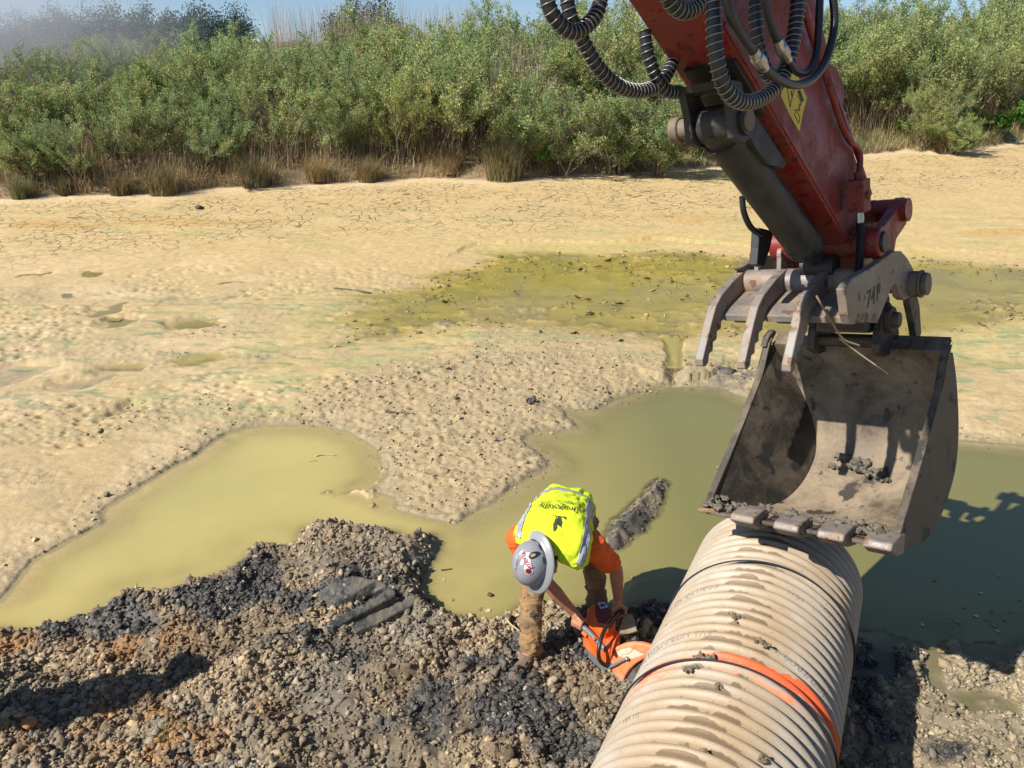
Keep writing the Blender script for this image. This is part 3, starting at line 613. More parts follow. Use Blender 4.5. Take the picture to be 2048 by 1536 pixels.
M_BIN = dusty('mud_smeared_bucket_inside', (.078, .054, .034), (.29, .225, .15), .36, .58, 3.0, .5, .1, 46, .5, 6.5, (.05, .042, .034))
M_CHR = simple('dull_zinc', (.45, .44, .42), .35, .9)
M_HOSE = simple('black_rubber', (.016, .017, .02), .42)
M_WIRE = simple('grey_spring_wire', (.30, .29, .27), .4, .6)
M_YEL = simple('yellow_sticker', (.62, .47, .04), .6, 0, .12, 40)
M_INKB = simple('black_print', (.02, .02, .02), .6)
M_BUCK_SHADE = dusty('shade_toned_muddy_steel', (.028, .023, .017), (.12, .09, .06), .46, .66, 3.4, .6, .05, 60, .55, 7.5, (.02, .018, .016))  # left bucket panel: mud patches, with its shade put into the colour
exc = thing('excavator', X3(-.1, .4, 0), 'red excavator arm with steel thumb and muddy bucket held over the end of the pipe', 'excavator')
# stick
SPOLY = [(-2.85,2.83),(-1.83,1.948),(-.335,.649),(-.16,.42),(-.02,.27),(.12,.28),(.2,.42),(.12,.7),(-.076,.98),(-.606,1.628),(-.951,2.08),(-1.6,2.95),(-2.3,3.5)]
stick = pris(SPOLY, -.165, .165).build('stick_arm', M_RED, exc, bevel=.008)
mb = MB()
def ledge(a0, b0, a1, b1, w=.035, s=.165, t=.012):
    d = nrm([a1-a0, b1-b0]); n = np.array([-d[1], d[0]])
    q = [(a0, b0), (a1, b1), (a1+n[0]*w, b1+n[1]*w), (a0+n[0]*w, b0+n[1]*w)]
    pris(q, s-.004, s+t, mb)
ledge(-.09, .995, -.96, 2.09, -.03); ledge(-1.83, 1.966, -.355, .685, .03, .165, .008)
mb.build('weld_rib', M_RED, stick, bevel=.003)
pris([pl(u, v, .10) for u, v in ((1650,120),(1674,134),(1689,168),(1691,196),(1680,228),(1664,215))], -.10, .10).build('rear_bracket', M_RED, exc, bevel=.012)
# hard line down the back edge with its block
line = [P3(u, v, .20) for u, v in ((1596,-60),(1612,30),(1640,118),(1664,190),(1682,246),(1699,281),(1713,294),(1720,312),(1719,340),(1716,372))]
MB().tube(spline(line, 6), .017, 12).build('hydraulic_line', M_RED, exc, True)
a_, b_ = pl(1712, 392, .24)
blk = MB().box(X3(a_, b_, .25), EF*.055, EG*.085, EW*.05).build('valve_block', M_RED, exc, bevel=.006)
MB().tube([P3(1716, 368, .24), P3(1717, 345, .24)], .024, 12).build('line_nut', M_RED, blk, True)
MB().tube([X3(a_-.01, b_, .30), X3(a_-.01, b_, .318)], .02, 6).build('bolt', M_RED, blk)
MB().tube([P3(1719, 418, .25), P3(1720, 436, .25), P3(1720, 452, .25)], [.018, .022, .018], 10).build('hose_fitting', M_CHR, exc, True)
MB().tube(spline([P3(u, v, .25) for u, v in ((1720,445),(1721,480),(1719,520),(1716,552))], 24), [.020+.003*(k % 2) for k in range(73)], 12).build('ribbed_hose', M_HOSE, exc, True)
# bucket link at the back of the stick
LKP = [pl(u, v, .30) for u, v in ((1752,470),(1790,418),(1806,394),(1814,402),(1810,448),(1790,478),(1786,500),(1786,548),(1762,560),(1764,520),(1750,505))]
for s in (-.30, .25): pris(LKP, s, s+.06).build('bucket_link', M_RED, exc, bevel=.006)
aL, bL = pl(1806, 420, .31); cylw(aL, bL, -.36, .345, .072).build('link_pin_boss', M_RED, exc, True)
mb = MB()
for s in (-.05, .12): cylw(aL, bL, s, s+.02, .0745, mb)
mb.build('grease_ring', M_BLK, exc, True)
aK, bK = pl(1757, 484, .31); lb = cylw(aK, bK, -.33, .335, .095).build('link_boss', M_RED, exc, True, bevel=.008); cylw(aK, bK, .33, .352, .06).build('link_pin', M_BLK, exc, True, bevel=.006)
# bucket cylinder rod behind the stick
MB().tube([X3(aL, bL, 0), X3(aL-.55, bL+.98, 0)], .045, 16).build('bucket_cylinder_rod', M_CHR, exc, True)
MB().tube([X3(aL-.55, bL+.98, 0), X3(aL-1.3, bL+2.3, 0)], .085, 20).build('bucket_cylinder', M_RED, exc, True)
# a piece of the boom above the picture
pris([(-2.65,2.6),(-2.4,2.9),(-3.3,4.0),(-4.7,4.5),(-4.8,4.0),(-3.6,3.45)], -.2, .2).build('boom', M_RED, exc, bevel=.01)
# thumb cylinder and its bracket
A0, B0 = -1.655, 1.56
mb = MB()
BRK = [pl(u, v, .14) for u, v in ((1450,158),(1478,172),(1498,212),(1506,250),(1500,276),(1484,286),(1466,276),(1462,225))]
for s in (-.11, .11): pris(BRK, s, s+.04, mb)
mb.build('cylinder_bracket', M_BLK, exc, bevel=.005)
pris([(-1.70,1.842),(-1.42,1.598),(-1.44,1.575),(-1.72,1.82)], -.11, .15).build('bracket_dark_fill', M_BLK, exc)  # black fill added to make the inside of the bracket dark
(ca0, cb0), (ca1, cb1) = BRK[0], BRK[1]
pris([(ca0-.01, cb0+.0), (ca1, cb1+.02), (ca1+.02, cb1-.02), (ca0+.01, cb0-.035)], -.112, .152).build('bracket_cap', M_BLK, exc, bevel=.004)
pris([pl(u, v, .13) for u, v in ((1492,214),(1516,236),(1574,326),(1568,336),(1540,330),(1514,300),(1498,268))], .075, .13).build('gusset_plate', M_BLK, exc, bevel=.004)
cylw(A0, B0, -.19, .18, .05).build('top_pin', M_STEEL, exc, True, bevel=.006); cylw(A0, B0, -.235, -.185, .062).build('pin_collar', M_STEEL, exc, True, bevel=.006); cylw(A0, B0, .15, .168, .07).build('pin_washer', M_BLK, exc, True)
A1, B1 = -.49, .64; ax2 = nrm([A1-A0, B1-B0]); Lc = math.hypot(A1-A0, B1-B0)
def along(t, s=0): return X3(A0+ax2[0]*t, B0+ax2[1]*t, s)
MB().tube([along(-.02), along(.10)], [.085, .09], 24).build('cylinder_head_eye', M_BLK, exc, True)
cylw(A0, B0, -.065, .105, .088).build('cylinder_eye', M_BLK, exc, True, bevel=.008)
cyl = MB().tube([along(t) for t in (.08, .085, .13, .135, 1.15, 1.155, 1.23, 1.245, 1.36)], [.09, .102, .102, .094, .094, .099, .099, .065, .058], 32).build('thumb_cylinder', M_BLK, exc, True)
cylw(A1, B1, -.10, .10, .07).build('cylinder_foot_eye', M_BLK, exc, True)
MB().tube(spline([P3(u, v, -.02) for u, v in ((1630,532),(1648,520),(1664,526),(1664,536))], 6), .02, 10).build('elbow_fitting', M_CHR, cyl, True)
# thumb
th_mat = M_TINE
TINE = [(a-.045, b+.055*(.6-b)/.45-.005) for a, b in ((-.37,.63),(-.47,.645),(-.62,.61),(-.80,.545),(-.885,.485),(-.955,.39),(-1.02,.29),(-1.10,.165),(-1.105,.12),(-1.075,.105),(-1.035,.12),(-1.01,.18),(-.965,.185),(-.955,.245),(-.905,.25),(-.895,.305),(-.845,.31),(-.83,.36),(-.77,.365),(-.755,.415),(-.62,.44),(-.42,.47))]
SL, SR = -.53, .305
PLATE = [pl(u, v, SR+.05) for u, v in ((1690,578),(1704,557),(1749,531),(1771,515),(1789,502),(1803,502),(1816,517),(1826,536),(1836,560),(1828,590),(1809,600),(1802,594),(1797,575),(1791,567),(1784,574),(1779,587),(1755,647),(1753,628),(1747,626),(1743,645),(1739,645),(1737,627),(1731,626),(1728,646),(1724,646),(1721,628),(1715,627),(1711,649),(1701,649),(1696,630))]
HA, HB = pl(1822, 568, SR+.05)
thumb = bpy.data.objects.new('thumb_grapple', None); scene.collection.objects.link(thumb); thumb.location = exc.location; thumb.parent = exc; thumb.matrix_parent_inverse = Matrix.Translation(-exc.location)
for s in (-.53, -.255, .02):
    pris(TINE, s, s+.055).build('tine', M_TINE, thumb, bevel=.006)
rp = pris(PLATE, SR, SR+.05).build('side_plate', M_TINE, thumb, bevel=.006)
TCA, TCB = -.485, .545
pris([(TCA-.02, .62), (TCA-.02, .46)]+[(a, b) for a, b in PLATE[9:16]][::-1]+[(a, b) for a, b in PLATE[2:9]][::-1], SL, SL+.05).build('side_plate', M_STEEL, thumb, bevel=.006)
cylw(TCA, TCB, SL-.02, SR, .085, seg=28).build('cross_tube', M_TINE, thumb, True, bevel=.01)
mb = MB()
for s0, s1 in ((-.475, -.255), (-.20, .02), (.075, SR)):
    pris([(-.47,.50),(-.57,.505),(-.77,.455),(-.85,.42),(-.845,.38),(-.75,.41),(-.57,.455),(-.47,.46)], s0, s1, mb)
mb.build('web_plate', M_TINE, thumb, bevel=.004)
for s0 in (-.46, -.18):
    pris([(-.57,.49),(-.71,.43),(-.75,.35),(-.69,.33),(-.55,.40)], s0, s0+.16).build('wear_block', M_TINE, thumb, bevel=.005)
for s in (-.42, -.27):
    o = MB(); c0 = X3(-.40, .70, s); n = 12
    ring = [(TCA+.03+.04*math.cos(t), .715+.05*math.sin(t)) for t in np.linspace(-.3, math.pi+.3, n)]+[(TCA-.03,.60),(TCA+.09,.60)]
    pris(ring, s, s+.03, o); eye = o.build('lifting_eye', M_TINE, thumb, bevel=.004)
    cylw(TCA+.03, .722, s-.002, s+.032, .018).build('eye_hole', M_INKB, eye)
hub = cylw(HA, HB, SR+.045, SR+.105, .082, seg=28).build('pivot_hub', M_STEEL, thumb, True, bevel=.008)
cylw(HA, HB, SR+.105, SR+.12, .088, seg=28).build('hub_ring', M_STEEL, hub, True, bevel=.004)
cylw(HA, HB, SR+.12, SR+.155, .072, seg=10).build('hub_nut', M_STEEL, hub, False, bevel=.006)
cylw(HA, HB, SL-.12, SL+.01, .095, seg=24).build('pivot_hub', M_STEEL, thumb, True, bevel=.008)
cylw(HA, HB, -.48, .33, .06).build('pivot_pin', M_STEEL, thumb, True)
def plate_text(txt, a, b, size, s, mat, parent, name, shear=.2, sxx=1., ang=0):
    cu = bpy.data.curves.new('t', 'FONT'); cu.body = txt; cu.size = size; cu.shear = shear; cu.extrude = .001
    o = bpy.data.objects.new('t', cu); scene.collection.objects.link(o); bpy.context.view_layer.update()
    me = bpy.data.meshes.new_from_object(o.evaluated_get(bpy.context.evaluated_depsgraph_get())); bpy.data.objects.remove(o)
    ca, sa = math.cos(ang), math.sin(ang)
    for v in me.vertices:
        x, y = v.co.x*sxx, v.co.y; v.co = Vector(X3(a+x*ca-y*sa, b+x*sa+y*ca, s+v.co.z))
    me.materials.clear(); me.materials.append(mat); me.name = name; return link(name, me, parent)
ta, tb = pl(1732, 618, SR+.05); plate_text('741', ta, tb, .14, SR+.0515, M_INKB, rp, 'cut_lettering', .22, 1.05, .02)
da, db = pl(1757, 577, SR+.05); cylw(da, db, SR+.045, SR+.0525, .03).build('drain_hole', M_INKB, rp)
# locking strut and its hose beside the thumb
pris([pl(u, v, -.16) for u, v in ((1519,455),(1548,462),(1540,500),(1528,534),(1514,530),(1517,495))], -.21, -.16).build('locking_strut', M_BLK, exc, bevel=.005)
MB().tube(spline([P3(u, v, -.15) for u, v in ((1484,392),(1488,425),(1502,455),(1524,470))], 8), .016, 10).build('grease_hose', M_HOSE, exc, True)
# warning sticker
def dec(pts, name, mat, par, s0, s1): return pris([pl(u, v, s0) for u, v in pts], s0, s1).build(name, mat, par)
sgn = dec([(1581,140),(1596,153),(1613,196),(1605,228),(1598,263),(1578,228),(1561,191),(1569,165)], 'warning_sticker', M_YEL, stick, .1655, .1675)
def stroke(p, q, w, name='pictogram'):
    p, q = np.array(p, float), np.array(q, float); d = nrm(q-p); n = np.array([-d[1], d[0]])*w
    return [tuple(p+n), tuple(q+n), tuple(q-n), tuple(p-n)]
mb = MB()
for p, q, w in (((1572,162),(1592,164),1.7),((1574,172),(1580,215),.6),((1589,174),(1580,215),.6),((1596,182),(1605,203),1.7),((1599,180),(1607,202),1.1),((1595,190),(1603,206),.6),((1601,206),(1597,222),.9),((1592,219),(1589,229),.5),((1589,229),(1597,247),.5),((1597,247),(1600,236),.5),((1600,236),(1592,219),.5),((1582,181),(1584,194),1.0),((1578,220),(1591,220),.3),((1595,219),(1600,222),.8),((1598,209),(1603,210),.8)):
    pris([pl(u, v, .168) for u, v in stroke(p, q, w)], .1675, .1690, mb)
mb.build('pictogram', M_INKB, sgn)
# hoses
def hose(path, s, r, spring=True, n=9):
    if np.isscalar(s): s = [s]*len(path)
    P = spline([P3(u, v, q) for (u, v), q in zip(path, s)], n)
    h = MB().tube(P, r, 14).build('sleeved_hose' if spring else 'hydraulic_hose', M_HOSE, exc, True)
    if spring:
        Pn = np.array(P); seg = np.linalg.norm(np.diff(Pn, axis=0), axis=1); L = np.concatenate([[0], np.cumsum(seg)]); turns = L[-1]/.027
        m = int(turns*12); q = np.linspace(0, L[-1], m); C_ = np.stack([np.interp(q, L, Pn[:, k]) for k in range(3)], 1); T = np.gradient(C_, axis=0); T /= np.linalg.norm(T, axis=1)[:, None]
        N0 = nrm(np.cross(T[0], [0.3, .2, 1])); out = []
        for i in range(m):
            N0 = nrm(N0-(N0@T[i])*T[i]); B_ = np.cross(T[i], N0); a = 2*math.pi*i/12
            out.append(C_[i]+(r+.003)*(math.cos(a)*N0+math.sin(a)*B_))
        MB().tube(out, .0027, 4).build('spring_guard', M_WIRE, h, True, auto=0)
    return h
hose([(1088,-60),(1097,10),(1116,45),(1145,64),(1172,52),(1196,20),(1212,-50)], -.12, .027)
hose([(1128,-60),(1140,30),(1165,82),(1198,138),(1238,172),(1280,182),(1318,168),(1338,140),(1352,110)], -.15, .027)
hose([(1290,60),(1292,85),(1298,118),(1312,155),(1333,182),(1362,184)], -.13, .026)
hose([(1322,-40),(1346,8),(1372,22),(1395,6),(1408,-40)], .22, .030)
hose([(1428,-60),(1428,50),(1434,122),(1448,172),(1474,200),(1505,203),(1540,184),(1568,148),(1584,92),(1594,20),(1598,-60)], [.40]*5+[.40]*6, .027)
hose([(1513,-60),(1512,50),(1519,105),(1534,146),(1556,152),(1575,122),(1590,60),(1604,-40)], .36, .026)
def fitting(path, s, r): MB().tube([P3(u, v, s) for u, v in path], r, 12).build('hose_fitting', M_CHR, exc, True)
hose([(1450,-50),(1458,20),(1478,65),(1506,104),(1528,136),(1560,160),(1592,170),(1622,160),(1648,128),(1664,80),(1669,30),(1660,-50)], .47, .017, False)
fitting([(1506,102),(1512,112),(1513,114),(1522,126),(1524,129),(1530,138)], .47, [.021, .021, .026, .026, .021, .018])
hose([(1520,-50),(1532,15),(1546,60),(1560,90),(1575,118),(1592,142),(1612,146),(1628,124),(1636,80),(1641,-40)], .44, .016, False)
fitting([(1555,80),(1560,92),(1561,94),(1570,108),(1571,111),(1577,121)], .44, [.02, .02, .025, .025, .02, .017])
# coupler, ears and pins above the bucket
mb = MB()
for s in (-.235, .185):
    pris([(-.10,-.03),(-.20,.03),(-.16,.16),(-.08,.28),(.04,.30),(.14,.22),(.20,.06),(.16,-.06)], s, s+.05, mb)
buck = bpy.data.objects.new('bucket', None); scene.collection.objects.link(buck); buck.location = exc.location; buck.parent = exc; buck.matrix_parent_inverse = Matrix.Translation(-exc.location)
mb.build('mounting_ear', M_BUCK, buck, bevel=.006)
cylw(-.02, .20, -.30, .31, .05).build('mounting_pin', M_BUCK, exc, True, bevel=.006); cylw(-.02, .20, .235, .27, .085).build('pin_flange', M_BUCK, exc, True, bevel=.005)
cylw(-.10, .07, -.185, .185, .034).build('cross_bar', M_BUCK, buck, True)
pris([(-.22,.16),(-.16,.27),(-.02,.40),(.16,.42),(.26,.28),(.22,.10),(.05,.12),(-.10,.13)], -.165, .165).build('quick_coupler', M_BUCK, exc, bevel=.015)
for s in (-.33, .29):
    pris([(.06,.44),(.16,.45),(.30,.22),(.33,.02),(.24,-.03),(.18,.12),(.10,.28)], s, s+.045).build('coupler_link', M_BUCK, exc, bevel=.006)
# bucket shell
PROF = [(.12,.06),(.0,.0),(.035,-.14),(.05,-.30),(.035,-.53),(-.05,-.735),(-.23,-.875),(-.45,-.955),(-.66,-.955),(-.86,-.90),(-1.06,-.822)]
PS = [np.array(q) for q in spline([np.array([*p, 0.]) for p in PROF[1:]], 5)]; PS = [np.array([PROF[0][0], PROF[0][1], 0])]+PS
def offs(P, d):
    out = []
    for i in range(len(P)):
        t = nrm(P[min(i+1, len(P)-1)][:2]-P[max(i-1, 0)][:2]); out.append((P[i][0]-t[1]*d, P[i][1]+t[0]*d))
    return out
inner = [(p[0], p[1]) for p in PS]; outer = offs(PS, .022)
BW = .57
ns = 25
rows = []
def depth_(a, b): return float(np.clip(.613*a-.79*b, 0, .6))
def bs(a, b, q, off=0.): return q*(BW+off)+(.56-.25*(q+1))*depth_(a, b)     # the racked, slightly tapering sides of the old bucket
def shell(poly, s0, s1, n): return [[X3(a, b, bs(a, b, s)) for s in np.linspace(s0, s1, n)] for a, b in poly]
sh = MB(); sh.grid(shell(inner, -1, 1, ns)); sh.build('bucket_inside', M_BIN, buck, True, auto=50)
sh = MB(); sh.grid(shell(offs(PS, .004), -1, 1, 2)); sh.grid(shell(outer, -1, 1, 2)); sh.build('bucket_shell', M_BUCK, buck, True, auto=50)
SIDE = offs(PS, .035)[1:]
side_poly = [(-.03,.012)]+SIDE+[(-1.07,-.79),(-.76,-.60),(-.48,-.39),(-.24,-.20)]
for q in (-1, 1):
    MB().prism([X3(a, b, bs(a, b, q)) for a, b in side_poly], [X3(a, b, bs(a, b, q, .028)) for a, b in side_poly]).build('side_panel', M_BUCK if q > 0 else M_BUCK_SHADE, buck, bevel=.003)
mb = MB()
for s in (-BW-.036, BW-.012):
    EB = [(-.05,.02),(.0,.045),(-.22,-.185),(-.47,-.375),(-.76,-.585),(-1.07,-.795),(-1.07,-.83),(-.755,-.625),(-.465,-.42),(-.24,-.245)]
    pris(EB, s, s+.048, mb)
mb.build('side_edge_bar', M_BUCK, buck, bevel=.004)
pris([(-.09,.0),(-.03,.06),(.06,.09),(.10,.06),(.0,.0)], -BW-.05, -BW-.005).build('corner_lug', M_BUCK, buck, bevel=.005)
ld = nrm([-1.06+.86, -.822+.89]); ln = np.array([-ld[1], ld[0]])
def lipp(t, n): return (-1.065+ld[0]*t+ln[0]*n, -.826+ld[1]*t+ln[1]*n)
pris([lipp(-.06, -.002), lipp(.045, .006), lipp(.045, .03), lipp(-.06, .045)], -BW, BW).build('cutting_edge', M_BUCK, buck, bevel=.006)
for s in (-.27, .01, .275, .535):
    w = .082
    MB().prism([X3(*lipp(t, n), s-w*k) for t, n, k in ((-.07,-.06,1),(.01,-.058,1),(.135,-.022,.96),(.15,.018,.94),(.05,.06,1),(-.07,.06,1))],
      [X3(*lipp(t, n), s+w*k) for t, n, k in ((-.07,-.06,1),(.01,-.058,1),(.135,-.022,.96),(.15,.018,.94),(.05,.06,1),(-.07,.06,1))]).build('bucket_tooth', M_TINE, buck, bevel=.010)
MB().prism([X3(*lipp(t, n), -BW-.03) for t, n in ((-.18,-.03),(.10,-.005),(.10,.02),(-.18,.04))], [X3(*lipp(t, n), -BW+.15) for t, n in ((-.16,-.03),(-.02,-.01),(-.02,.02),(-.16,.04))]).build('side_cutter', dusty('rusty_steel', (.26, .12, .05), (.30, .22, .14), .42, .6, 12, .7, .1), buck, bevel=.008)
# mud in and on the bucket
def inb(i, s, up=.0): p = inner[i]; return X3(p[0], p[1], s)+up*np.array([-.3, -.3, .9])
M_WET = dusty('wet_grey_mud', (.085, .078, .062), (.19, .155, .11), .44, .6, 24, .55, 0, 120, .8)
for k, (u, v, s, r, lab) in enumerate([(1690,912,.02,.05,'grey lump of mud on the sunlit bucket floor, left of the pile'),(1725,935,.10,.075,'largest heap of grey mud on the bucket floor'),(1755,945,.2,.06,'grey mud heap at the edge of the shadow in the bucket'),(1667,938,-.05,.032,'small mud crumb left on the bucket floor'),(1772,960,.27,.035,'small mud crumb on the bucket floor near the right side')]):
    best = None
    for i in range(len(inner)):
        for s in np.linspace(-.5, .5, 41):
            q = X3(*inner[i], s)-CAMP; d = math.hypot(1024+FPX*(q@A_R)/(q@A_D)-u, 768-FPX*(q@A_U)/(q@A_D)-v)
            if best is None or d < best[0]: best = (d, q+CAMP)
    clod(best[1]+np.array([-.3, -.35, .6])*r*.25, r, 70+k, lab, flat=.6, mat=M_WET, group='mud in the bucket', n=9)
for k, (t, s, r, lab) in enumerate([(.02,-.36,.045,'mud stuck on the first bucket tooth from the left'),(.01,-.02,.05,'mud stuck on the second bucket tooth from the left'),(.02,.26,.05,'mud stuck on the third bucket tooth from the left'),(.0,.50,.06,'thick mud stuck on the rightmost bucket tooth'),(-.05,.12,.04,'mud caked between the two middle bucket teeth'),(-.05,.40,.045,'mud caked between the two right bucket teeth'),(-.05,-.20,.04,'mud caked between the two left bucket teeth'),(-.03,-.52,.06,'mud caked with roots at the left corner of the bucket lip')]):
    p = lipp(t, -.05); clod(X3(p[0], p[1], s), r, 90+k, lab, flat=.45, mat=M_WET, stretch=(1.3, 1.3), group='mud on the bucket teeth', n=9)
MB().tube(spline([X3(-.88,.55,.13), X3(-.86,.40,.20), X3(-.80,.28,.24), X3(-.72,.22,.30)], 6), .006, 6).build('root_strand', simple('dry_root', (.30, .22, .12), .9), thumb, True)
MB().tube(spline([X3(-.80,.28,.22), X3(-.70,.16,.30), X3(-.60,.02,.42)], 6), .004, 6).build('root_strand', simple('dry_straw', (.5, .4, .24), .9), thumb, True)
# ------------------------------------------------------------------ the man with the cut-off saw
M_SKIN = simple('tanned_skin', (.46, .21, .125), .5, 0, .18, 26, .12, spec=.4)
M_PANT = dusty('muddy_canvas', (.36, .20, .075), (.17, .12, .07), .40, .56, 7, .85, 0, 160, .35, 11, (.055, .045, .035))
M_SHIRT = simple('orange_cotton', (.80, .12, .012), .85, 0, .15, 22, .25)
M_VEST = simple('hi_vis_mesh', (.66, .80, .02), .8, 0, .10, 60, .3)
M_REFL = simple('silver_reflective_tape', (.40, .41, .44), .45, .1, .25, 30, .15)
M_BOOT = dusty('muddy_boot_leather', (.20, .125, .085), (.13, .10, .075), .44, .6, 14, .8, 0, 90, .4)
M_HAIR = simple('dark_brown_hair', (.045, .025, .015), .55, 0, .5, 90, .5)
M_HAT = simple('grey_hard_hat_shell', (.27, .275, .29), .32, 0, .06, 8, .0)
M_TIRE = simple('dark_blue_cloth', (.02, .024, .04), .9)
def J(u, v, z): return at(u, v, z)
gz = lambda x, y: float(ground(np.array([[x]]), np.array([[y]]), False)['h'][0, 0])
PEL = J(1130, 1022, .88); CH = J(1118, 1052, .97); NK = J(1105, 1080, 1.02); HD = J(1083, 1122, .955)
SHL = J(1186, 1092, .95); SHR = J(1040, 1078, .95); ELL = J(1232, 1138, .70); WRL = J(1236, 1200, .455)
ELR = J(1096, 1168, .66); WRR = J(1148, 1226, .42)
HPL = J(1162, 1048, .82); HPR = J(1092, 1046, .82); KNL = J(1186, 1118, .46); KNR = J(1062, 1196, .48); _g = gz(*J(1052, 1325, .1)[:2]); print('GROUND AT BOOT', _g, gz(*J(1194, 1225, .05)[:2]))
ANL = J(1194, 1212, .12); ANR = J(1062, 1296, _g+.12)
TOR = J(1044, 1338, _g+.045); TOL = ANL+np.array([.10, -.2, -.04])
person = thing('person', J(1110, 1290, .08), 'man in yellow vest and grey hard hat bending over to saw the pipe', 'person')
HG_R = J(1157, 1247, .365); HG_L = J(1238, 1226, .40)           # what the two hands hold
SAWX = nrm(np.array([.80, -.62, -.10]))
SAWN = nrm(np.cross(SAWX, [0, 0, 1])); SAWU = np.cross(SAWN, SAWX)*-1
if SAWU[2] < 0: SAWU = -SAWU
def hand(mb, wrist, grip, axis, rad, elbow, thumb_side=1):
    """palm and five fingers closed round a bar through grip along axis"""
    ax = nrm(axis); out = nrm((wrist-grip)-((wrist-grip)@ax)*ax); tv = np.cross(ax, out)*thumb_side
    palm = grip+out*(rad+.018)
    mb.caps(wrist, .030, wrist*.45+palm*.55, .031)
    for k in (-1, 0, 1): mb.caps(wrist*.35+palm*.65+ax*.014*k, .021, palm+ax*.030*k+tv*.012, .018)
    for k in range(4):
        base = grip+ax*(.033-.022*k); pts = []
        for j, d in enumerate((25, 75, 125, 178-(12 if k == 3 else 0))):
            a = R(d); rr = rad+.010+(.010 if j == 0 else 0)
            pts.append(base+rr*(math.cos(a)*out+math.sin(a)*tv))
        q = [.0105, .0102, .0095, .0085][k]
        for i in range(3): mb.caps(pts[i], q*(1.08-.07*i), pts[i+1], q*(1-.07*i))
    t0 = palm+ax*.040-tv*.012; t1 = grip+ax*.052+out*.012-tv*(rad+.014); t2 = grip+ax*.040-out*.018-tv*(rad+.004)
    mb.caps(t0, .015, t1, .0125); mb.caps(t1, .012, t2, .0095)
AXR = nrm(SAWX*.9+np.array([0, 0, .1])); AXL = nrm(J(1262, 1236, .36)-J(1222, 1252, .42))
mb = MB()
# torso
mb.caps(PEL, .135, CH, .13); mb.caps(CH, .12, NK*.6+CH*.4, .11); mb.caps(SHR*.85+NK*.15, .07, SHL*.85+NK*.15, .07)
mb.caps(NK, .062, HD*.75+NK*.25, .058)
for a, b, c, r in ((SHL, ELL, WRL, 1), (SHR, ELR, WRR, 1)):
    mb.caps(a, .062, a*.5+b*.5, .055); mb.caps(a*.5+b*.5, .054, b, .043); m_ = b*.68+c*.32
    mb.caps(b, .044, m_, .046); mb.caps(m_, .045, c, .029)
for h, k, a, t in ((HPL, KNL, ANL, TOL), (HPR, KNR, ANR, TOR)):
    mb.caps(h, .095, k, .062); mb.caps(k, .06, a, .042); mb.caps(a, .045, t, .036)
mb.caps(HPL, .11, HPR, .11); mb.caps(PEL, .13, (HPL+HPR)/2, .12)
# head with face, looking down at the saw
FWD = nrm(J(1150, 1215, .40)-HD); FWD = nrm(FWD+np.array([.05, -.25, 0])); UPH = nrm([-.74, -.56, .22]); FWD = nrm(FWD-(FWD@UPH)*UPH); SDH = np.cross(FWD, UPH)
def H(f, u, s): return HD+FWD*f+UPH*u+SDH*s
mb.ball(H(0, .02, 0), FWD*.098, SDH*.078, UPH*.105); mb.ball(H(.035, -.055, 0), FWD*.066, SDH*.058, UPH*.065)
mb.caps(H(.088, .005, 0), .012, H(.108, -.030, 0), .015)
for s in (-1, 1):
    mb.caps(H(.012, .0, s*.078), .016, H(.0, -.03, s*.076), .012); mb.ball(H(.072, .022, s*.032), FWD*.022, SDH*.022, UPH*.010); mb.ball(H(.078, -.012, s*.035), FWD*.020, SDH*.022, UPH*.018)
mb.ball(H(.088, -.066, 0), FWD*.014, SDH*.026, UPH*.007); mb.ball(H(.086, -.082, 0), FWD*.014, SDH*.022, UPH*.008); mb.ball(H(.075, -.108, 0), FWD*.022, SDH*.024, UPH*.018)
hand(mb, WRR, HG_R, AXR, .019, ELR, 1); hand(mb, WRL, HG_L, AXL, .014, ELL, -1)
body = remesh(mb, 'body', M_SKIN, person, .0048, 3, .5)
m_eye = simple('eye_white', (.7, .68, .64), .3); m_iris = simple('dark_eye', (.03, .02, .015), .2)
for s in (-1, 1):
    e = MB().ball(H(.081, .006, s*.032), FWD*.013, SDH*.014, UPH*.011).build('eye', m_eye, person, True); MB().ball(H(.0905, .004, s*.031), FWD*.005, SDH*.006, UPH*.006).build('iris', m_iris, e, True)
# trousers, shirt
def wrinkle(amp, sc, seed, str_=(1, 1, 1)):
    def fn(V, N):
        q = V*np.array(str_)
        n = fbm(q[:, 0]*sc+q[:, 1]*sc*.7, q[:, 2]*sc*1.6+q[:, 1]*sc*.5, 4, seed)-.5; m = np.abs(fbm(q[:, 0]*sc*2+3, q[:, 2]*sc*3.2+q[:, 1]*sc, 3, seed+3)-.5)
        return V+N*(amp*(n*1.4-m*1.2))[:, None]
    return fn
mb = MB()
for h, k, a in ((HPL, KNL, ANL), (HPR, KNR, ANR)):
    mb.caps(h, .112, h*.5+k*.5, .096); mb.caps(h*.5+k*.5, .096, k, .084); c = k*.4+a*.6
    mb.caps(k, .084, c, .076); mb.caps(c, .076, a*.8+k*.2, .078); mb.caps(a*.80+k*.20, .083, a*.93+k*.07, .082)
mb.caps(HPL, .122, HPR, .122); mb.caps(PEL, .142, (HPL+HPR)/2, .13); mb.caps(PEL, .140, PEL*.7+CH*.3, .138)
remesh(mb, 'trousers', M_PANT, person, .008, 5, .5, wrinkle(.030, 9, 5))
mb = MB()
mb.caps(PEL*.75+CH*.25, .146, CH, .142); mb.caps(CH, .135, NK*.7+CH*.3, .118); mb.caps(SHR, .092, SHL, .092); mb.caps(NK*.8+CH*.2, .085, NK*.75+HD*.25, .070)
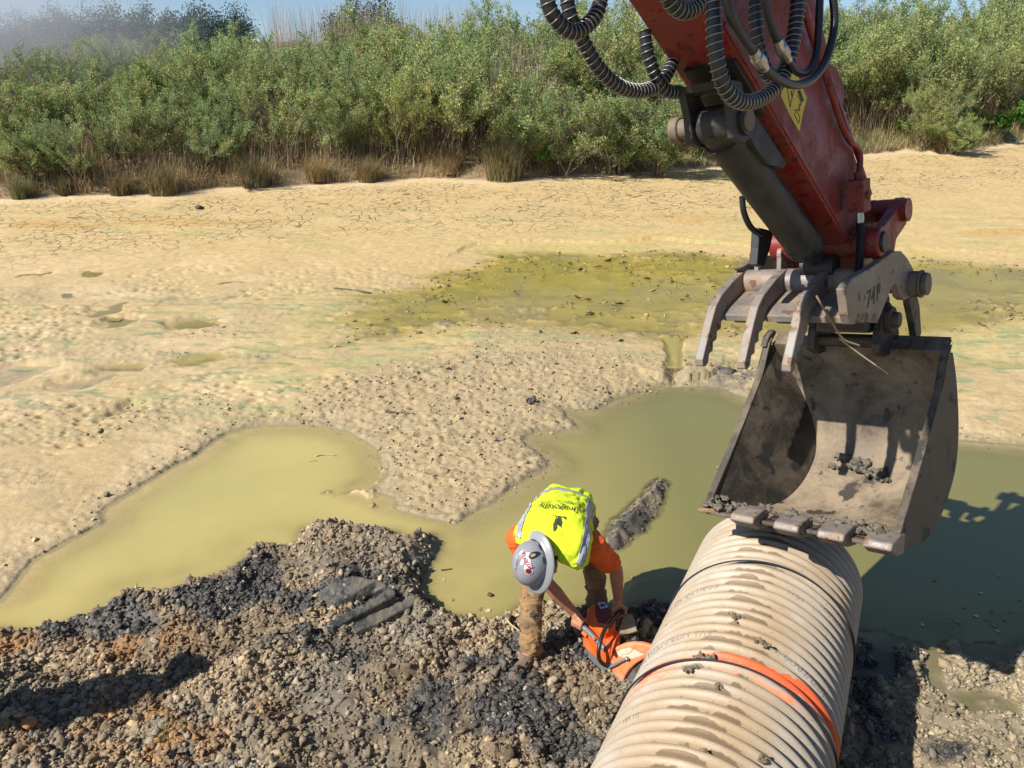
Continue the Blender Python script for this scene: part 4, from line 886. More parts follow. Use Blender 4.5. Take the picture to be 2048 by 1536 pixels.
for a, b in ((SHL, ELL), (SHR, ELR)):
    mb.caps(a, .092, a*.55+b*.45, .082); mb.caps(a*.55+b*.45, .082, a*.33+b*.67, .082)
remesh(mb, 'shirt', M_SHIRT, person, .008, 5, .5, wrinkle(.020, 10, 9))
# boots
for a, t, k in ((ANR, TOR, KNR), (ANL, TOL, KNL)):
    d = nrm(np.array([t[0]-a[0], t[1]-a[1], 0])); sd = np.array([-d[1], d[0], 0]); g0 = min(a[2]-.07, t[2]-.03); heel = np.array([a[0], a[1], g0])-d*.06; toe = heel+d*.33
    mb = MB(); mb.caps(a+(k-a)*.35, .062, a+np.array([0, 0, -.01]), .062)
    mb.caps(heel+np.array([0, 0, .052]), .048, heel+d*.13+np.array([0, 0, .062]), .052); mb.caps(heel+d*.12+np.array([0, 0, .052]), .050, toe-d*.05+np.array([0, 0, .045]), .047)
    bt = remesh(mb, 'boot', M_BOOT, person, .007, 4, .5, wrinkle(.012, 16, 12))
    out = [heel-d*.05, heel-d*.03+sd*.045, heel+d*.08+sd*.04, heel+d*.2+sd*.055, toe-d*.03+sd*.04, toe+d*.005, toe-d*.03-sd*.04, heel+d*.2-sd*.055, heel+d*.08-sd*.04, heel-d*.03-sd*.045]
    MB().prism([p+np.array([0, 0, .0]) for p in out], [p+np.array([0, 0, .028]) for p in out]).build('boot_sole', simple('dark_rubber_sole', (.06, .05, .04), .9), bt, bevel=.006)
# the vest: a shell that follows the bent back
SP = [np.array(p) for p in spline([PEL*1.08-CH*.08, PEL*.55+CH*.45, CH, NK*.55+CH*.45, NK+np.array([0, -.01, -.02]), NK+nrm(HD-NK)*.075+np.array([0, 0, -.05])], 6)]
SPN = len(SP)
VW = np.interp(np.linspace(0, 1, SPN), [0, .3, .55, .72, .86, 1], [.185, .195, .215, .228, .235, .19]); VD = np.interp(np.linspace(0, 1, SPN), [0, .3, .55, .72, .86, 1], [.165, .168, .168, .145, .118, .09])
def vest_pt(i, t, off=0.0):                # i along the spine (float), t angle: 0 = middle of the back, +-pi = belly
    i0 = int(np.clip(math.floor(i), 0, SPN-2)); fr = i-i0; c = SP[i0]*(1-fr)+SP[i0+1]*fr
    T = nrm(SP[min(i0+2, SPN-1)]-SP[max(i0-1, 0)]); sd = SHL-SHR; sd = nrm(sd-(sd@T)*T); up = np.cross(sd, T)
    if up[2] < 0: up = -up
    w = np.interp(i, range(SPN), VW)+off; d = np.interp(i, range(SPN), VD)+off
    ct, st_ = math.cos(t), math.sin(t); p = 2/2.5
    wr = .024*(fbm(np.array([t*2.6+i*.16]), np.array([i*.22-t*.8]), 4, 31)[0]-.5)*2-.014*abs(fbm(np.array([t*4+i*.3]), np.array([i*.5+t]), 3, 33)[0]-.5)*2
    x = math.copysign(abs(st_)**p, st_)*(w+wr); y = math.copysign(abs(ct)**p, ct)*(d+wr)
    drop = -.12*max(0, -ct)*(i/SPN)
    return c+sd*x+up*(y+drop)
def vgrid(i0, i1, t0, t1, off, ni, nt_):
    return [[vest_pt(i, t, off) for t in np.linspace(t0, t1, nt_)] for i in np.linspace(i0, i1, ni)]
top = SPN-1
v = MB(); v.grid(vgrid(0, top, -2.55, 2.55, .012, 70, 110)); vest = v.build('safety_vest', M_VEST, person, True, auto=70)
sol = vest.modifiers.new('thick', 'SOLIDIFY'); sol.thickness = .004; sol.offset = 1
def tape(i0, i1, t0, t1, ni, nt_):
    o = MB().grid(vgrid(i0, i1, t0, t1, .0225, ni*2, nt_*2)).build('reflective_tape', M_REFL, vest, True, auto=70); q = o.modifiers.new('thick', 'SOLIDIFY'); q.thickness = .002
tape(3.6, 5.6, -2.5, 2.5, 6, 60)
for s in (-1, 1): tape(6.2, top-2.2, s*.80, s*1.18, 30, 8)
# shoulder flaps of the vest over the sleeves
for s, sh in ((1, SHL), (-1, SHR)):
    pass
CL = np.concatenate([[0], np.cumsum(np.linalg.norm(np.diff(np.array(SP), axis=0), axis=1))])
def on_vest(x, y, i_base, t_mid=.05):      # x metres across (to the wearer's right), y metres up the back
    i = float(np.interp(np.interp(i_base, range(SPN), CL)+y, CL, range(SPN))); w = float(np.interp(i, range(SPN), VW))+.02; xx = x-.012
    return vest_pt(i, -math.copysign(math.asin(min(.97, (abs(xx)/w)**1.25)), xx), .027)
def vest_text(txt, i_base, size, t_mid, name, mat):
    cu = bpy.data.curves.new('t', 'FONT'); cu.body = txt; cu.size = size; cu.align_x = 'CENTER'; cu.resolution_u = 2
    o = bpy.data.objects.new('t', cu); scene.collection.objects.link(o); bpy.context.view_layer.update()
    me = bpy.data.meshes.new_from_object(o.evaluated_get(bpy.context.evaluated_depsgraph_get())); bpy.data.objects.remove(o)
    for q in me.vertices: q.co = Vector(on_vest(q.co.x, q.co.y, i_base))
    me.materials.clear(); me.materials.append(mat); me.name = name; return link(name, me, vest)
SIDE_R = -1
M_VINK = simple('dark_green_print', (.05, .06, .03), .8)
vest_text('dragonfly', 17.0, .068, .05, 'printed_name', M_VINK); vest_text('PONDWORKS', 14.4, .040, .05, 'printed_name', M_VINK); vest_text('POND AND LAKE MANAGEMENT', 13.2, .014, .05, 'printed_name', M_VINK)
def emblem(pts): 
    o = MB()
    for poly in pts: o.add([on_vest(x*.85, y*.85, 21.0) for x, y in poly], [list(range(len(poly)))])
    o.build('printed_emblem', M_VINK, vest)
emblem([[(.055,.0),(-.05,.012),(-.055,.018),(-.03,.018),(.055,.006)], [(.0,.012),(.012,.05),(.0,.075),(-.016,.06),(-.012,.03)], [(-.012,.014),(-.02,.05),(-.045,.062),(-.045,.045),(-.03,.02)], [(-.05,.010),(-.066,.012),(-.066,.024),(-.05,.022)]])
# hair and hard hat
mb = MB(); mb.ball(H(-.035, .0, 0), FWD*.088, SDH*.088, UPH*.092); mb.ball(H(-.065, -.05, 0), FWD*.045, SDH*.070, UPH*.055)
rg = np.random.default_rng(4)
for k in range(26):
    a = rg.uniform(-1.4, 1.4); p = H(-.08*math.cos(a)-.01, -.055+rg.uniform(-.02, .05), .085*math.sin(a)); mb.caps(p, .014, p+(-FWD*math.cos(a)*.03+SDH*math.sin(a)*.025-UPH*rg.uniform(0, .03)), .006)
remesh(mb, 'hair', M_HAIR, person, .005, 1, .5, lambda V, N: V+N*(.010*(fbm(V[:, 0]*90+V[:, 2]*40, V[:, 1]*90-V[:, 2]*60, 3, 8)-.5))[:, None])
HU = nrm(UPH+FWD*-.02); HF = nrm(FWD-(FWD@HU)*HU); HS = np.cross(HF, HU); HC = HD+UPH*.055
def hat_pt(f, u, s): return HC+HF*f+HU*u+HS*s
hm = MB(); rows_ = []
for ph in np.linspace(0, math.pi/2, 18):
    r = []
    for t in np.linspace(0, 2*math.pi, 73)[:-1]:
        rad = 1.0; s_ = math.sin(t); ridge = .006*max(0, 1-(s_/.20)**2)+.004*max(0, 1-((abs(s_)-.42)/.10)**2); ridge *= math.sin(ph*1.15) if ph < 1.35 else .9
        rr = math.cos(ph)**.86; r.append(hat_pt(.142*rr*math.cos(t), .012+(.128+ridge*1.2)*math.sin(ph)**.95, .118*rr*math.sin(t)+0))
    rows_.append(r+[r[0]])
hm.grid(rows_); hat = hm.build('hard_hat', M_HAT, person, True, auto=60)
q = hat.modifiers.new('thick', 'SOLIDIFY'); q.thickness = .004; q.offset = -1
bm_ = MB(); inner_r = []; 
prof = [(.97, .014), (1.0, .010), (1.14, .002), (1.30, -.008), (1.34, -.014), (1.34, -.018), (1.29, -.014), (1.12, -.004), (.97, .004)]
rows_ = []
for k, u in prof:
    r = [hat_pt((.142*k+.02*(k-1)*max(0, math.cos(t)))*math.cos(t), u, .118*k*math.sin(t)) for t in np.linspace(0, 2*math.pi, 73)]; rows_.append(r)
rows_.append(rows_[0]); bm_.grid(rows_); bm_.build('hat_brim', M_HAT, hat, True, auto=50)
M_SLOT = simple('dark_slot', (.03, .03, .032), .6)
for t0 in np.linspace(-1.2, 1.2, 5)[:]:
    for sgn_ in (1,):
        tt = math.pi/2*0+t0+math.pi
        P = [hat_pt(.146*1.0*math.cos(t), .024, .122*math.sin(t)) for t in np.linspace(tt-.14, tt+.14, 6)]; Q = [hat_pt(.144*math.cos(t), .036, .120*math.sin(t)) for t in np.linspace(tt-.14, tt+.14, 6)]
        MB().grid([P, Q]).build('accessory_slot', M_SLOT, hat, True)
def on_hat(f, s, off=.0035):               # a point of the dome by its plan position
    rr = math.hypot(f/.142, s/.118); a = math.atan2(s/.118, f/.142); ph = math.acos(min(.999, rr)**(1/.86)); s_ = math.sin(a)
    ridge = (.006*max(0, 1-(s_/.20)**2)+.004*max(0, 1-((abs(s_)-.42)/.10)**2))*(math.sin(ph*1.15) if ph < 1.35 else .9)
    p = hat_pt(f, .012+(.128+ridge*1.2)*math.sin(ph)**.95, s); return p+nrm(p-HC)*off
def hat_decal(fn, name, mat, off=.0035, nu=10, nv=6):
    o = MB().grid([[on_hat(*fn(a, b), off) for a in np.linspace(0, 1, nu)] for b in np.linspace(0, 1, nv)]); return o.build(name, mat, hat, True)
M_WHT = simple('white_sticker', (.72, .72, .72), .5, 0, .05); M_RDS = simple('red_sticker_print', (.55, .02, .03), .5); M_NVY = simple('navy_sticker', (.02, .025, .07), .4)
def hat_text(txt, f0, s0, size, ang, mat, name='sticker_lettering', sxx=1.0):
    cu = bpy.data.curves.new('t', 'FONT'); cu.body = txt; cu.size = size; cu.align_x = 'CENTER'; cu.align_y = 'CENTER'; cu.resolution_u = 2; cu.offset = size*.03
    o = bpy.data.objects.new('t', cu); scene.collection.objects.link(o); bpy.context.view_layer.update()
    me = bpy.data.meshes.new_from_object(o.evaluated_get(bpy.context.evaluated_depsgraph_get())); bpy.data.objects.remove(o)
    ca, sa = math.cos(ang), math.sin(ang)
    for q in me.vertices:
        x, y = q.co.x*sxx, q.co.y; q.co = Vector(on_hat(f0+x*ca+y*sa, s0+x*sa-y*ca, .0055))
    me.materials.clear(); me.materials.append(mat); me.name = name; return link(name, me, hat)

# stickers (f forward, s to the side)
hat_text('TITAN HI', -.046, -.060, .026, R(139), M_RDS)
o_ = MB()
hat_decal(lambda a, b: (-.088+.075*b, -.040-.022*a-.03*b), 'sticker', M_WHT, .0035)
hat_decal(lambda a, b: (-.045+.030*a, -.030-.018*b), 'sticker', M_WHT, .0035); hat_decal(lambda a, b: (-.020+.024*a, -.055-.020*b), 'sticker', M_WHT, .0035)
hat_decal(lambda a, b: (-.078+.020*a*math.cos(6.283*b), -.075+.016*a*math.sin(6.283*b)), 'sticker', M_NVY, .0038, 5, 18)
hat_decal(lambda a, b: (-.078+.009*a*math.cos(6.283*b), -.075+.008*a*math.sin(6.283*b)), 'sticker', simple('gold_sticker', (.5, .36, .05), .5), .0046, 4, 14)
hat_decal(lambda a, b: (.012+.020*a*math.cos(6.283*b), -.078+.018*a*math.sin(6.283*b)), 'sticker', M_WHT, .0038, 5, 18)
hat_decal(lambda a, b: (.012+.017*a*math.cos(6.283*b), -.078+.015*a*math.sin(6.283*b)), 'sticker', M_RDS, .0046, 5, 18)
hat_decal(lambda a, b: (.013+.011*a*math.cos(6.283*b), -.079+.010*a*math.sin(6.283*b)), 'sticker', M_SLOT, .0054, 5, 18)
# a dark cloth with a pale hem hanging from the hat on the far side
# ---- the saw
M_OR = dusty('orange_plastic', (.80, .115, .015), (.55, .24, .12), .5, .72, 9, .38, 0, 80, .1)
M_ORF = dusty('faded_orange_plastic', (.80, .19, .06), (.62, .30, .17), .46, .66, 10, .5, 0, 80, .15)
M_DR = simple('dark_red_plastic_and_shade', (.16, .012, .008), .4); M_GR = simple('grey_plastic', (.17, .17, .17), .5); M_BK = simple('black_plastic', (.02, .02, .02), .4)
M_BEI = dusty('dusty_beige_metal', (.38, .31, .21), (.26, .19, .11), .45, .6, 20, .7, .1, 100, .3); M_DKM = dusty('oily_brown_metal', (.05, .04, .03), (.14, .10, .06), .46, .6, 18, .6, .2, 90, .4)
saw = thing('cut_off_saw', J(1225, 1290, .10), 'dusty orange cut-off saw held by the man, its blade in the side of the pipe', 'saw')
def slab(px, z, depth, mat, name, par=saw, bev=.006, lean=(0, 0)):
    T = [at(u, v, z) for u, v in px]; B = [p+np.array([lean[0], lean[1], -depth]) for p in T]; return MB().prism(T, B).build(name, mat, par, bevel=bev)
slab([(1166,1259),(1184,1247),(1215,1262),(1243,1266),(1239,1286),(1223,1303),(1213,1299),(1196,1286),(1178,1272)], .335, .13, M_OR, 'saw_body', bev=.012)
slab([(1172,1238),(1176,1214),(1189,1205),(1206,1206),(1220,1217),(1232,1240),(1230,1256),(1208,1264),(1192,1254),(1184,1246)], .395, .10, M_OR, 'filter_cover', bev=.016)
slab([(1190,1207),(1206,1208),(1219,1219),(1222,1232),(1210,1246),(1196,1244),(1191,1226)], .400, .02, M_DR, 'cover_shade', bev=.004)  # dark red patch stands in for the shaded face of the cover
slab([(1195,1206),(1209,1204),(1216,1214),(1202,1217)], .4025, .004, M_WHT, 'warning_label', bev=0)
slab([(1198,1208),(1208,1206),(1212,1212),(1203,1215)], .4035, .002, simple('blue_print', (.08, .12, .35), .5), 'label_print', bev=0)
slab([(1214,1204),(1226,1205),(1229,1216),(1217,1218)], .40, .05, M_GR, 'grey_cap', bev=.006)
slab([(1158,1236),(1168,1222),(1178,1216),(1176,1240),(1184,1248),(1168,1256)], .365, .09, M_DR, 'rear_housing', bev=.01)
slab([(1212,1262),(1218,1258),(1242,1270),(1226,1302),(1219,1300),(1230,1272)], .342, .03, M_DR, 'body_stripe', bev=.003)
slab([(1222,1262),(1231,1258),(1240,1266),(1233,1276),(1224,1304),(1221,1302),(1228,1276)], .348, .03, M_OR, 'body_stripe', bev=.003)
hs_ = slab([(1235,1255),(1243,1238),(1252,1226),(1263,1225),(1272,1240),(1275,1262),(1258,1266),(1238,1269)], .345, .06, M_DKM, 'heat_shield', bev=.008)
for k in range(15):
    f = k/14; p0 = (1237+f*36, 1266-f*4+3*math.sin(f*3)); p1 = (1250+f*14, 1229+f*2)
    MB().tube([at(p0[0], p0[1], .346), at(p1[0], p1[1], .35)], .0055, 6).build('shield_rib', M_BEI, hs_, True)
slab([(1237,1268),(1258,1265),(1276,1261),(1277,1279),(1262,1286),(1238,1292)], .29, .14, M_DKM, 'muffler_block', bev=.006)
MB().tube([at(1266, 1274, .292), at(1266, 1274, .302)], .018, 14).build('muffler_bolt', M_CHR, saw, True); MB().tube([at(1266, 1274, .303), at(1266, 1274, .305)], .009, 10).build('bolt_socket', M_BK, saw)
mb = MB(); kp = [at(u, v, z) for u, v, z in ((1284,1288,.14),(1286,1274,.20),(1288,1262,.23),(1293,1250,.25),(1298,1243,.26))]
mb.tube(spline(kp, 4), [.016]*8+[.020]*5+[.026]*4, 10); mb.build('water_valve_lever', M_BEI, saw, True)
slab([(1276,1272),(1292,1268),(1296,1284),(1277,1288)], .20, .10, M_DKM, 'valve_bracket', bev=.004)
MB().tube(spline([at(u, v, z) for u, v, z in ((1254,1216,.37),(1238,1226,.40),(1222,1244,.42),(1209,1260,.425),(1201,1282,.40),(1197,1304,.35),(1200,1321,.28),(1212,1331,.235),(1222,1330,.23))], 6), .0135, 12).build('front_handle', M_BK, saw, True)
MB().tube(spline([at(u, v, z) for u, v, z in ((1150,1243,.365),(1160,1249,.365),(1176,1262,.355),(1198,1286,.335),(1212,1300,.32))], 5), .0185, 12).build('rear_handle', M_GR, saw, True)
MB().tube([at(1166, 1264, .335), at(1174, 1272, .325)], .016, 10).build('throttle_trigger', M_OR, saw, True); MB().tube([at(1186, 1276, .362), at(1190, 1280, .360)], .008, 8).build('switch', M_OR, saw, True)
slab([(1176,1276),(1198,1292),(1214,1304),(1212,1318),(1190,1300),(1178,1288)], .24, .12, M_GR, 'lower_housing', bev=.008)
# guard and blade stand across the pipe, facing the viewer
GC = at(1262, 1324, .27); GN = nrm(np.array([-.40, -.84, .36]))
def onp(u, v, d=0.0): r = ray(u, v); q = GC+GN*d; return CAMP+r*(((q-CAMP)@GN)/(r@GN))
def plate(px, d, th, mat, name, par=saw, bev=.006): T = [onp(u, v, d) for u, v in px]; return MB().prism(T, [p-GN*th for p in T]).build(name, mat, par, bevel=bev)
gd = plate([(1212,1332),(1213,1316),(1220,1304),(1232,1295),(1248,1288),(1266,1285),(1284,1286),(1306,1292),(1304,1304),(1288,1318),(1272,1328),(1259,1340),(1251,1352),(1246,1366),(1236,1358),(1224,1345)], .02, .045, M_ORF, 'blade_guard', bev=.012)
plate([(1229,1308),(1240,1300),(1258,1295),(1262,1296),(1288,1309),(1264,1318),(1244,1314)], .0215, .002, simple('worn_paper_label', (.72, .55, .40), .7, 0, .2, 40), 'paper_label', gd, 0)
mb = MB(); gl = [onp(u, v, .024) for u, v in ((1243,1310),(1261,1305),(1268,1294))]; mb.tube(gl, .0012, 5); mb.build('label_line', M_ORF, gd)
arm_ = MB().tube(spline([onp(u, v, .03) for u, v in ((1212,1338),(1222,1333),(1238,1325),(1252,1318))], 4), [.011]*8+[.009]*5, 8).build('guard_lever', M_GR, gd, True)
MB().ball(onp(1254, 1317, .03), np.array([.016, 0, 0]), np.array([0, .016, 0]), np.array([0, 0, .012])).build('lever_nut', M_CHR, gd, True); MB().ball(onp(1219, 1341, .03), np.array([.013, 0, 0]), np.array([0, .013, 0]), np.array([0, 0, .013])).build('lever_stop', M_BEI, gd, True)
BC = onp(1283, 1336, -.01); bx = nrm(np.cross(GN, [0, 0, 1])); by_ = np.cross(bx, GN)
M_BLD = simple('steel_blade', (.30, .30, .31), .35, .7, .2, 40)
for nm, r, d0, d1, mt in (('blade', .128, .002, -.002, M_BLD), ('blade_flange', .05, .006, -.006, M_DKM)):
    MB().prism([BC+GN*d0+r*(math.cos(t)*bx+math.sin(t)*by_) for t in np.linspace(0, 2*math.pi, 61)[:-1]], [BC+GN*d1+r*(math.cos(t)*bx+math.sin(t)*by_) for t in np.linspace(0, 2*math.pi, 61)[:-1]]).build(nm, mt, saw)
# ---- a second man stands just outside the picture on the left; only his shadow falls into it
HS_ = at(385, 1338, .1); k_ = 1.72/math.tan(SUN_EL); B2 = np.array([HS_[0]-SUN_TRAVEL[0]*k_, HS_[1]-SUN_TRAVEL[1]*k_, 0]); B2[2] = gz(B2[0], B2[1])
man2 = thing('person', B2, 'person standing just left of the view whose long shadow crosses the gravel', 'person')
Q = lambda x, y, z: B2+np.array([x, y, z])
mb = MB(); mb.caps(Q(0, 0, .95), .14, Q(0, 0, 1.35), .15); mb.caps(Q(-.15, 0, 1.42), .07, Q(.15, 0, 1.42), .07); mb.caps(Q(0, 0, 1.42), .06, Q(0, .01, 1.6), .055); mb.ball(Q(0, .02, 1.66), (.078, 0, 0), (0, .098, 0), (0, 0, .115)); mb.caps(Q(0, .10, 1.66), .012, Q(0, .122, 1.635), .014)
for s in (-1, 1):
    mb.caps(Q(s*.2, 0, 1.40), .055, Q(s*.25, -.02, 1.10), .043); mb.caps(Q(s*.25, -.02, 1.10), .042, Q(s*.24, .06, .86), .03); mb.caps(Q(s*.24, .06, .86), .034, Q(s*.235, .08, .79), .034)
    for k in range(4): mb.caps(Q(s*.235, .05+.02*k, .78), .010, Q(s*.225, .055+.02*k, .70+.01*abs(k-1.5)), .0085)
    mb.caps(Q(s*.225, .09, .82), .012, Q(s*.20, .12, .76), .010)
    mb.caps(Q(s*.1, 0, .9), .09, Q(s*.11, .01, .5), .062); mb.caps(Q(s*.11, .01, .5), .06, Q(s*.11, 0, .1), .042)
remesh(mb, 'body', M_SKIN, man2, .008, 3)
mb = MB(); mb.caps(Q(0, 0, .92), .155, Q(0, 0, 1.34), .165); mb.caps(Q(-.15, 0, 1.42), .088, Q(.15, 0, 1.42), .088)
for s in (-1, 1): mb.caps(Q(s*.2, 0, 1.40), .072, Q(s*.235, -.01, 1.2), .068)
remesh(mb, 'shirt', M_SHIRT, man2, .012, 4, .5, wrinkle(.02, 10, 2))
mb = MB(); mb.caps(Q(-.08, 0, .92), .13, Q(.08, 0, .92), .13)
for s in (-1, 1): mb.caps(Q(s*.1, 0, .88), .11, Q(s*.11, .01, .5), .085); mb.caps(Q(s*.11, .01, .5), .085, Q(s*.11, 0, .12), .08)
remesh(mb, 'trousers', M_PANT, man2, .012, 4, .5, wrinkle(.03, 9, 3))
for s in (-1, 1):
    mb = MB(); mb.caps(Q(s*.11, -.03, .06), .05, Q(s*.12, .17, .045), .045); remesh(mb, 'boot', M_BOOT, man2, .01, 3)
mb = MB(); mb.ball(Q(0, .01, 1.72), (.12, 0, 0), (0, .14, 0), (0, 0, .11)); mb.tube([Q(0, .01, 1.70), Q(0, .01, 1.712)], .175, 32); remesh(mb, 'hard_hat', M_HAT, man2, .008, 2)
# ------------------------------------------------------------------ plants on the far bank
def leafmat(name, var=.35, trans=.38):
    m, nt, b = newmat(name); a = nd(nt, 'ShaderNodeAttribute', attribute_name='tint'); oi = nd(nt, 'ShaderNodeObjectInfo')
    r = ramp(nt, oi.outputs['Random'], [(0., (1-var*.5, 1-var*.45, 1-var*.5)), (.5, (1., 1., 1.)), (1., (1.06, 1.05, .95))])
    c = mixc(nt, 1., a.outputs['Color'], r.outputs[0], 'MULTIPLY'); nt.links.new(c, b.inputs['Base Color']); b.inputs['Roughness'].default_value = .55; b.inputs['Specular IOR Level'].default_value = .35
    t = nd(nt, 'ShaderNodeBsdfTranslucent'); nt.links.new(c, t.inputs[0]); mx = nd(nt, 'ShaderNodeMixShader'); mx.inputs[0].default_value = trans
    nt.links.new(b.outputs[0], mx.inputs[1]); nt.links.new(t.outputs[0], mx.inputs[2]); nt.links.new(mx.outputs[0], nt.nodes['Material Output'].inputs[0]); return m
M_LEAF = leafmat('shrub_leaves'); M_GRASS = leafmat('dry_grass_blades', .2, .2)
M_BARK = simple('grey_brown_bark', (.20, .15, .105), .9, 0, .4, 40, .3)
def leaves(P, D, L, W, col, rg):
    """one narrow diamond per leaf"""
    n = len(P); D = D/np.linalg.norm(D, axis=1)[:, None]; r = rg.normal(0, 1, (n, 3)); S = np.cross(D, r); S /= np.linalg.norm(S, axis=1)[:, None]+1e-9
    V = np.stack([P, P+D*(L*.5)[:, None]+S*(W*.5)[:, None], P+D*L[:, None], P+D*(L*.5)[:, None]-S*(W*.5)[:, None]], 1).reshape(-1, 3)
    return V, np.arange(4*n).reshape(n, 4), np.repeat(col, 4, 0)
def plant(seed, h, stems=8, tilt=.55, spread=.25, nl=88, leaf=(.052, .0195), base=(.31, .385, .15), low=.10, mid=.55):
    rg = np.random.default_rng(seed); mb = MB(); LP, LD, LT = [], [], []
    def grow(p, d, L, r, lev, q):
        n = 5; P = [p]; dd = d.copy()
        for k in range(n):
            dd = nrm(dd+rg.normal(0, .16, 3)+np.array([0, 0, .06 if lev else .02])); P.append(P[-1]+dd*L/n)
        mb.tube(P, list(np.linspace(r, r*.45, n+1)), 5 if lev < 2 else 3, False); return P, dd
    for s in range(stems):
        az = rg.uniform(0, 2*math.pi); t = rg.uniform(.05, tilt); b = np.array([math.cos(az), math.sin(az), 0])*spread*rg.random()
        P, dd = grow(b, np.array([math.cos(az)*math.sin(t), math.sin(az)*math.sin(t), math.cos(t)]), h*rg.uniform(.46, .62), .026*h/2.8, 0, 0)
        for k in range(rg.integers(6, 9)):
            f = rg.uniform(low, 1.)*5; i = min(4, int(f)); p = P[i]*(1-f+i)+P[i+1]*(f-i); a2 = rg.uniform(0, 6.28); d2 = nrm(nrm(P[i+1]-P[i])*.9+np.array([math.cos(a2), math.sin(a2), .25])*.75)
            Q, d3 = grow(p, d2, h*rg.uniform(.22, .36), .013*h/2.8, 1, 0)
            for m in range(rg.integers(4, 7)):
                f = rg.uniform(.25, 1.)*5; i = min(4, int(f)); p2 = Q[i]*(1-f+i)+Q[i+1]*(f-i); a3 = rg.uniform(0, 6.28); d4 = nrm(nrm(Q[i+1]-Q[i])*.8+np.array([math.cos(a3), math.sin(a3), .5])*.7)
                W, d5 = grow(p2, d4, h*rg.uniform(.10, .19), .006*h/2.8, 2, 0); W = np.array(W)
                n = int(nl*rg.uniform(.5, 1.3)); u = rg.random(n)**.8*4.99; i = u.astype(int); pp_ = W[i]+(W[i+1]-W[i])*(u-i)[:, None]
                LP.append(pp_+rg.normal(0, .035, (n, 3))*h/2.8); LD.append((W[i+1]-W[i])/np.linalg.norm(W[i+1]-W[i], axis=1)[:, None]+rg.normal(0, .75, (n, 3)))
                tone = rg.normal(0, .13); c = np.array(base)*np.exp(tone+rg.normal(0, .22, (n, 1))); c[:, 0] *= np.exp(rg.normal(.05, .12)); LT.append(c)
    P = np.concatenate(LP); D = np.concatenate(LD); n = len(P); L = rg.uniform(.7, 1.3, n)*leaf[0]; Wd = rg.uniform(.7, 1.3, n)*leaf[1]
    V, F, T = leaves(P, D, L, Wd, np.concatenate(LT), rg)
    return mb, mesh_np('crown', V, F, M_LEAF, False, dict(tint=T))
PROTO = []
for k, kw in enumerate([dict(h=2.8), dict(h=2.8, stems=10, tilt=.7), dict(h=2.8, stems=7, tilt=.45, base=(.33, .40, .145)), dict(h=2.8, stems=9, tilt=.6, base=(.30, .395, .16), nl=92), dict(h=2.8, stems=8, tilt=.75, base=(.34, .40, .145), nl=78, low=.08)]):
    mb, me = plant(200+k, **kw); st = MB(); PROTO.append((mb, me, []))
def put_shrub(k, loc, sc, rz, label, group, name='shrub', lean=(0, 0), cat='shrub'):
    mb, me, cache = PROTO[k]
    root = thing(name, loc, label, cat, group); root.rotation_euler = (lean[0], lean[1], rz); root.scale = (sc[0], sc[0], sc[1])
    if not cache:
        o = mb.build('stems', M_BARK, None, True, auto=0); cache.append(o.data); c = bpy.data.objects.new('crown', me); scene.collection.objects.link(c)
    else:
        o = bpy.data.objects.new('stems', cache[0]); scene.collection.objects.link(o); c = bpy.data.objects.new('crown', me); scene.collection.objects.link(c)
    o.parent = root; c.parent = root; return root
def gpt(u, t):                              # a spot on the bank: photograph column u, t metres behind the bank edge
    x = (u-1024)/FPX*24
    for _ in range(6):
        y = float(bank_y(np.array([x]))[0])+t; z = float(ground(np.array([[x]]), np.array([[y]]), False)['h'][0, 0]); x = (u-1024)/FPX*(y*math.cos(PITCH)+(CAMH-z)*math.sin(PITCH))
    return np.array([x, y, z])
def vheight(p, v): return CAMH+(p[1])*((ray(0, v)[2])/(ray(0, v)[1]))-p[2]      # height that reaches picture row v
FRONT = [(60,.9,215,0,'shrub at the far left edge of the bank, rising out of brown dead weeds'),(160,.35,205,3,'small round dark green shrub standing alone by the mud near the left'),(285,1.0,150,1,'wide green shrub second back from the small round one on the left'),(420,.7,160,3,'dense green shrub leaning over the mud left of the grass clumps'),
 (560,1.6,120,2,'upright shrub behind the brown grass clumps left of centre'),(690,1.0,150,0,'shrub with bare lower stems left of the tallest bush'),(800,.8,90,4,'broad light green shrub touching the tallest bush from the left'),(900,1.2,22,1,'tallest many-stemmed bush in the middle of the bank, trunk fork showing'),
 (1120,-.1,130,3,'bluish green bush hanging low over the mud left of the arm'),(1215,-.3,110,0,'bright leafy bush between the blue-green one and the arm'),(1310,-.7,150,3,'low green bush whose shadow lies on the cracked mud'),(1390,.8,90,2,'bush half hidden behind the black cylinder of the arm'),
 (1520,1.2,40,1,'bush seen through the arm and its hoses'),(1730,2.2,30,4,'yellow-green bush just right of the red arm'),(1850,.3,130,4,'sprawling bush with bent bare branches right of the arm'),(1900,-.4,215,0,'small bush rooted at the mud edge right of the arm'),(2010,1.6,10,1,'tall bush at the right edge of the picture')]
rg = np.random.default_rng(11)
for u, t, v, k, lab in FRONT:
    p = gpt(u, t); hgt = vheight(p, v)/2.75; lean = (rg.uniform(.0, .22), rg.uniform(-.1, .1))
    wd = max(.75, hgt)*rg.uniform(1.0, 1.25); put_shrub(k, p-np.array([0, 0, .16*hgt]), (wd, hgt*1.06), rg.uniform(0, 6.28), 'green '+lab if not any(c in lab for c in ('green', 'yellow')) else lab, 'shrubs along the front of the far bank')
BACKROW = []
for t0, us_, v0 in ((3.2, np.arange(-60, 2150, 105), 95), (5.6, np.arange(-20, 2150, 120), 60), (8.4, np.arange(-90, 2200, 120), 36)):
    for u in us_:
        BACKROW.append((u+rg.uniform(-35, 35), t0+rg.uniform(-.7, .7), v0))
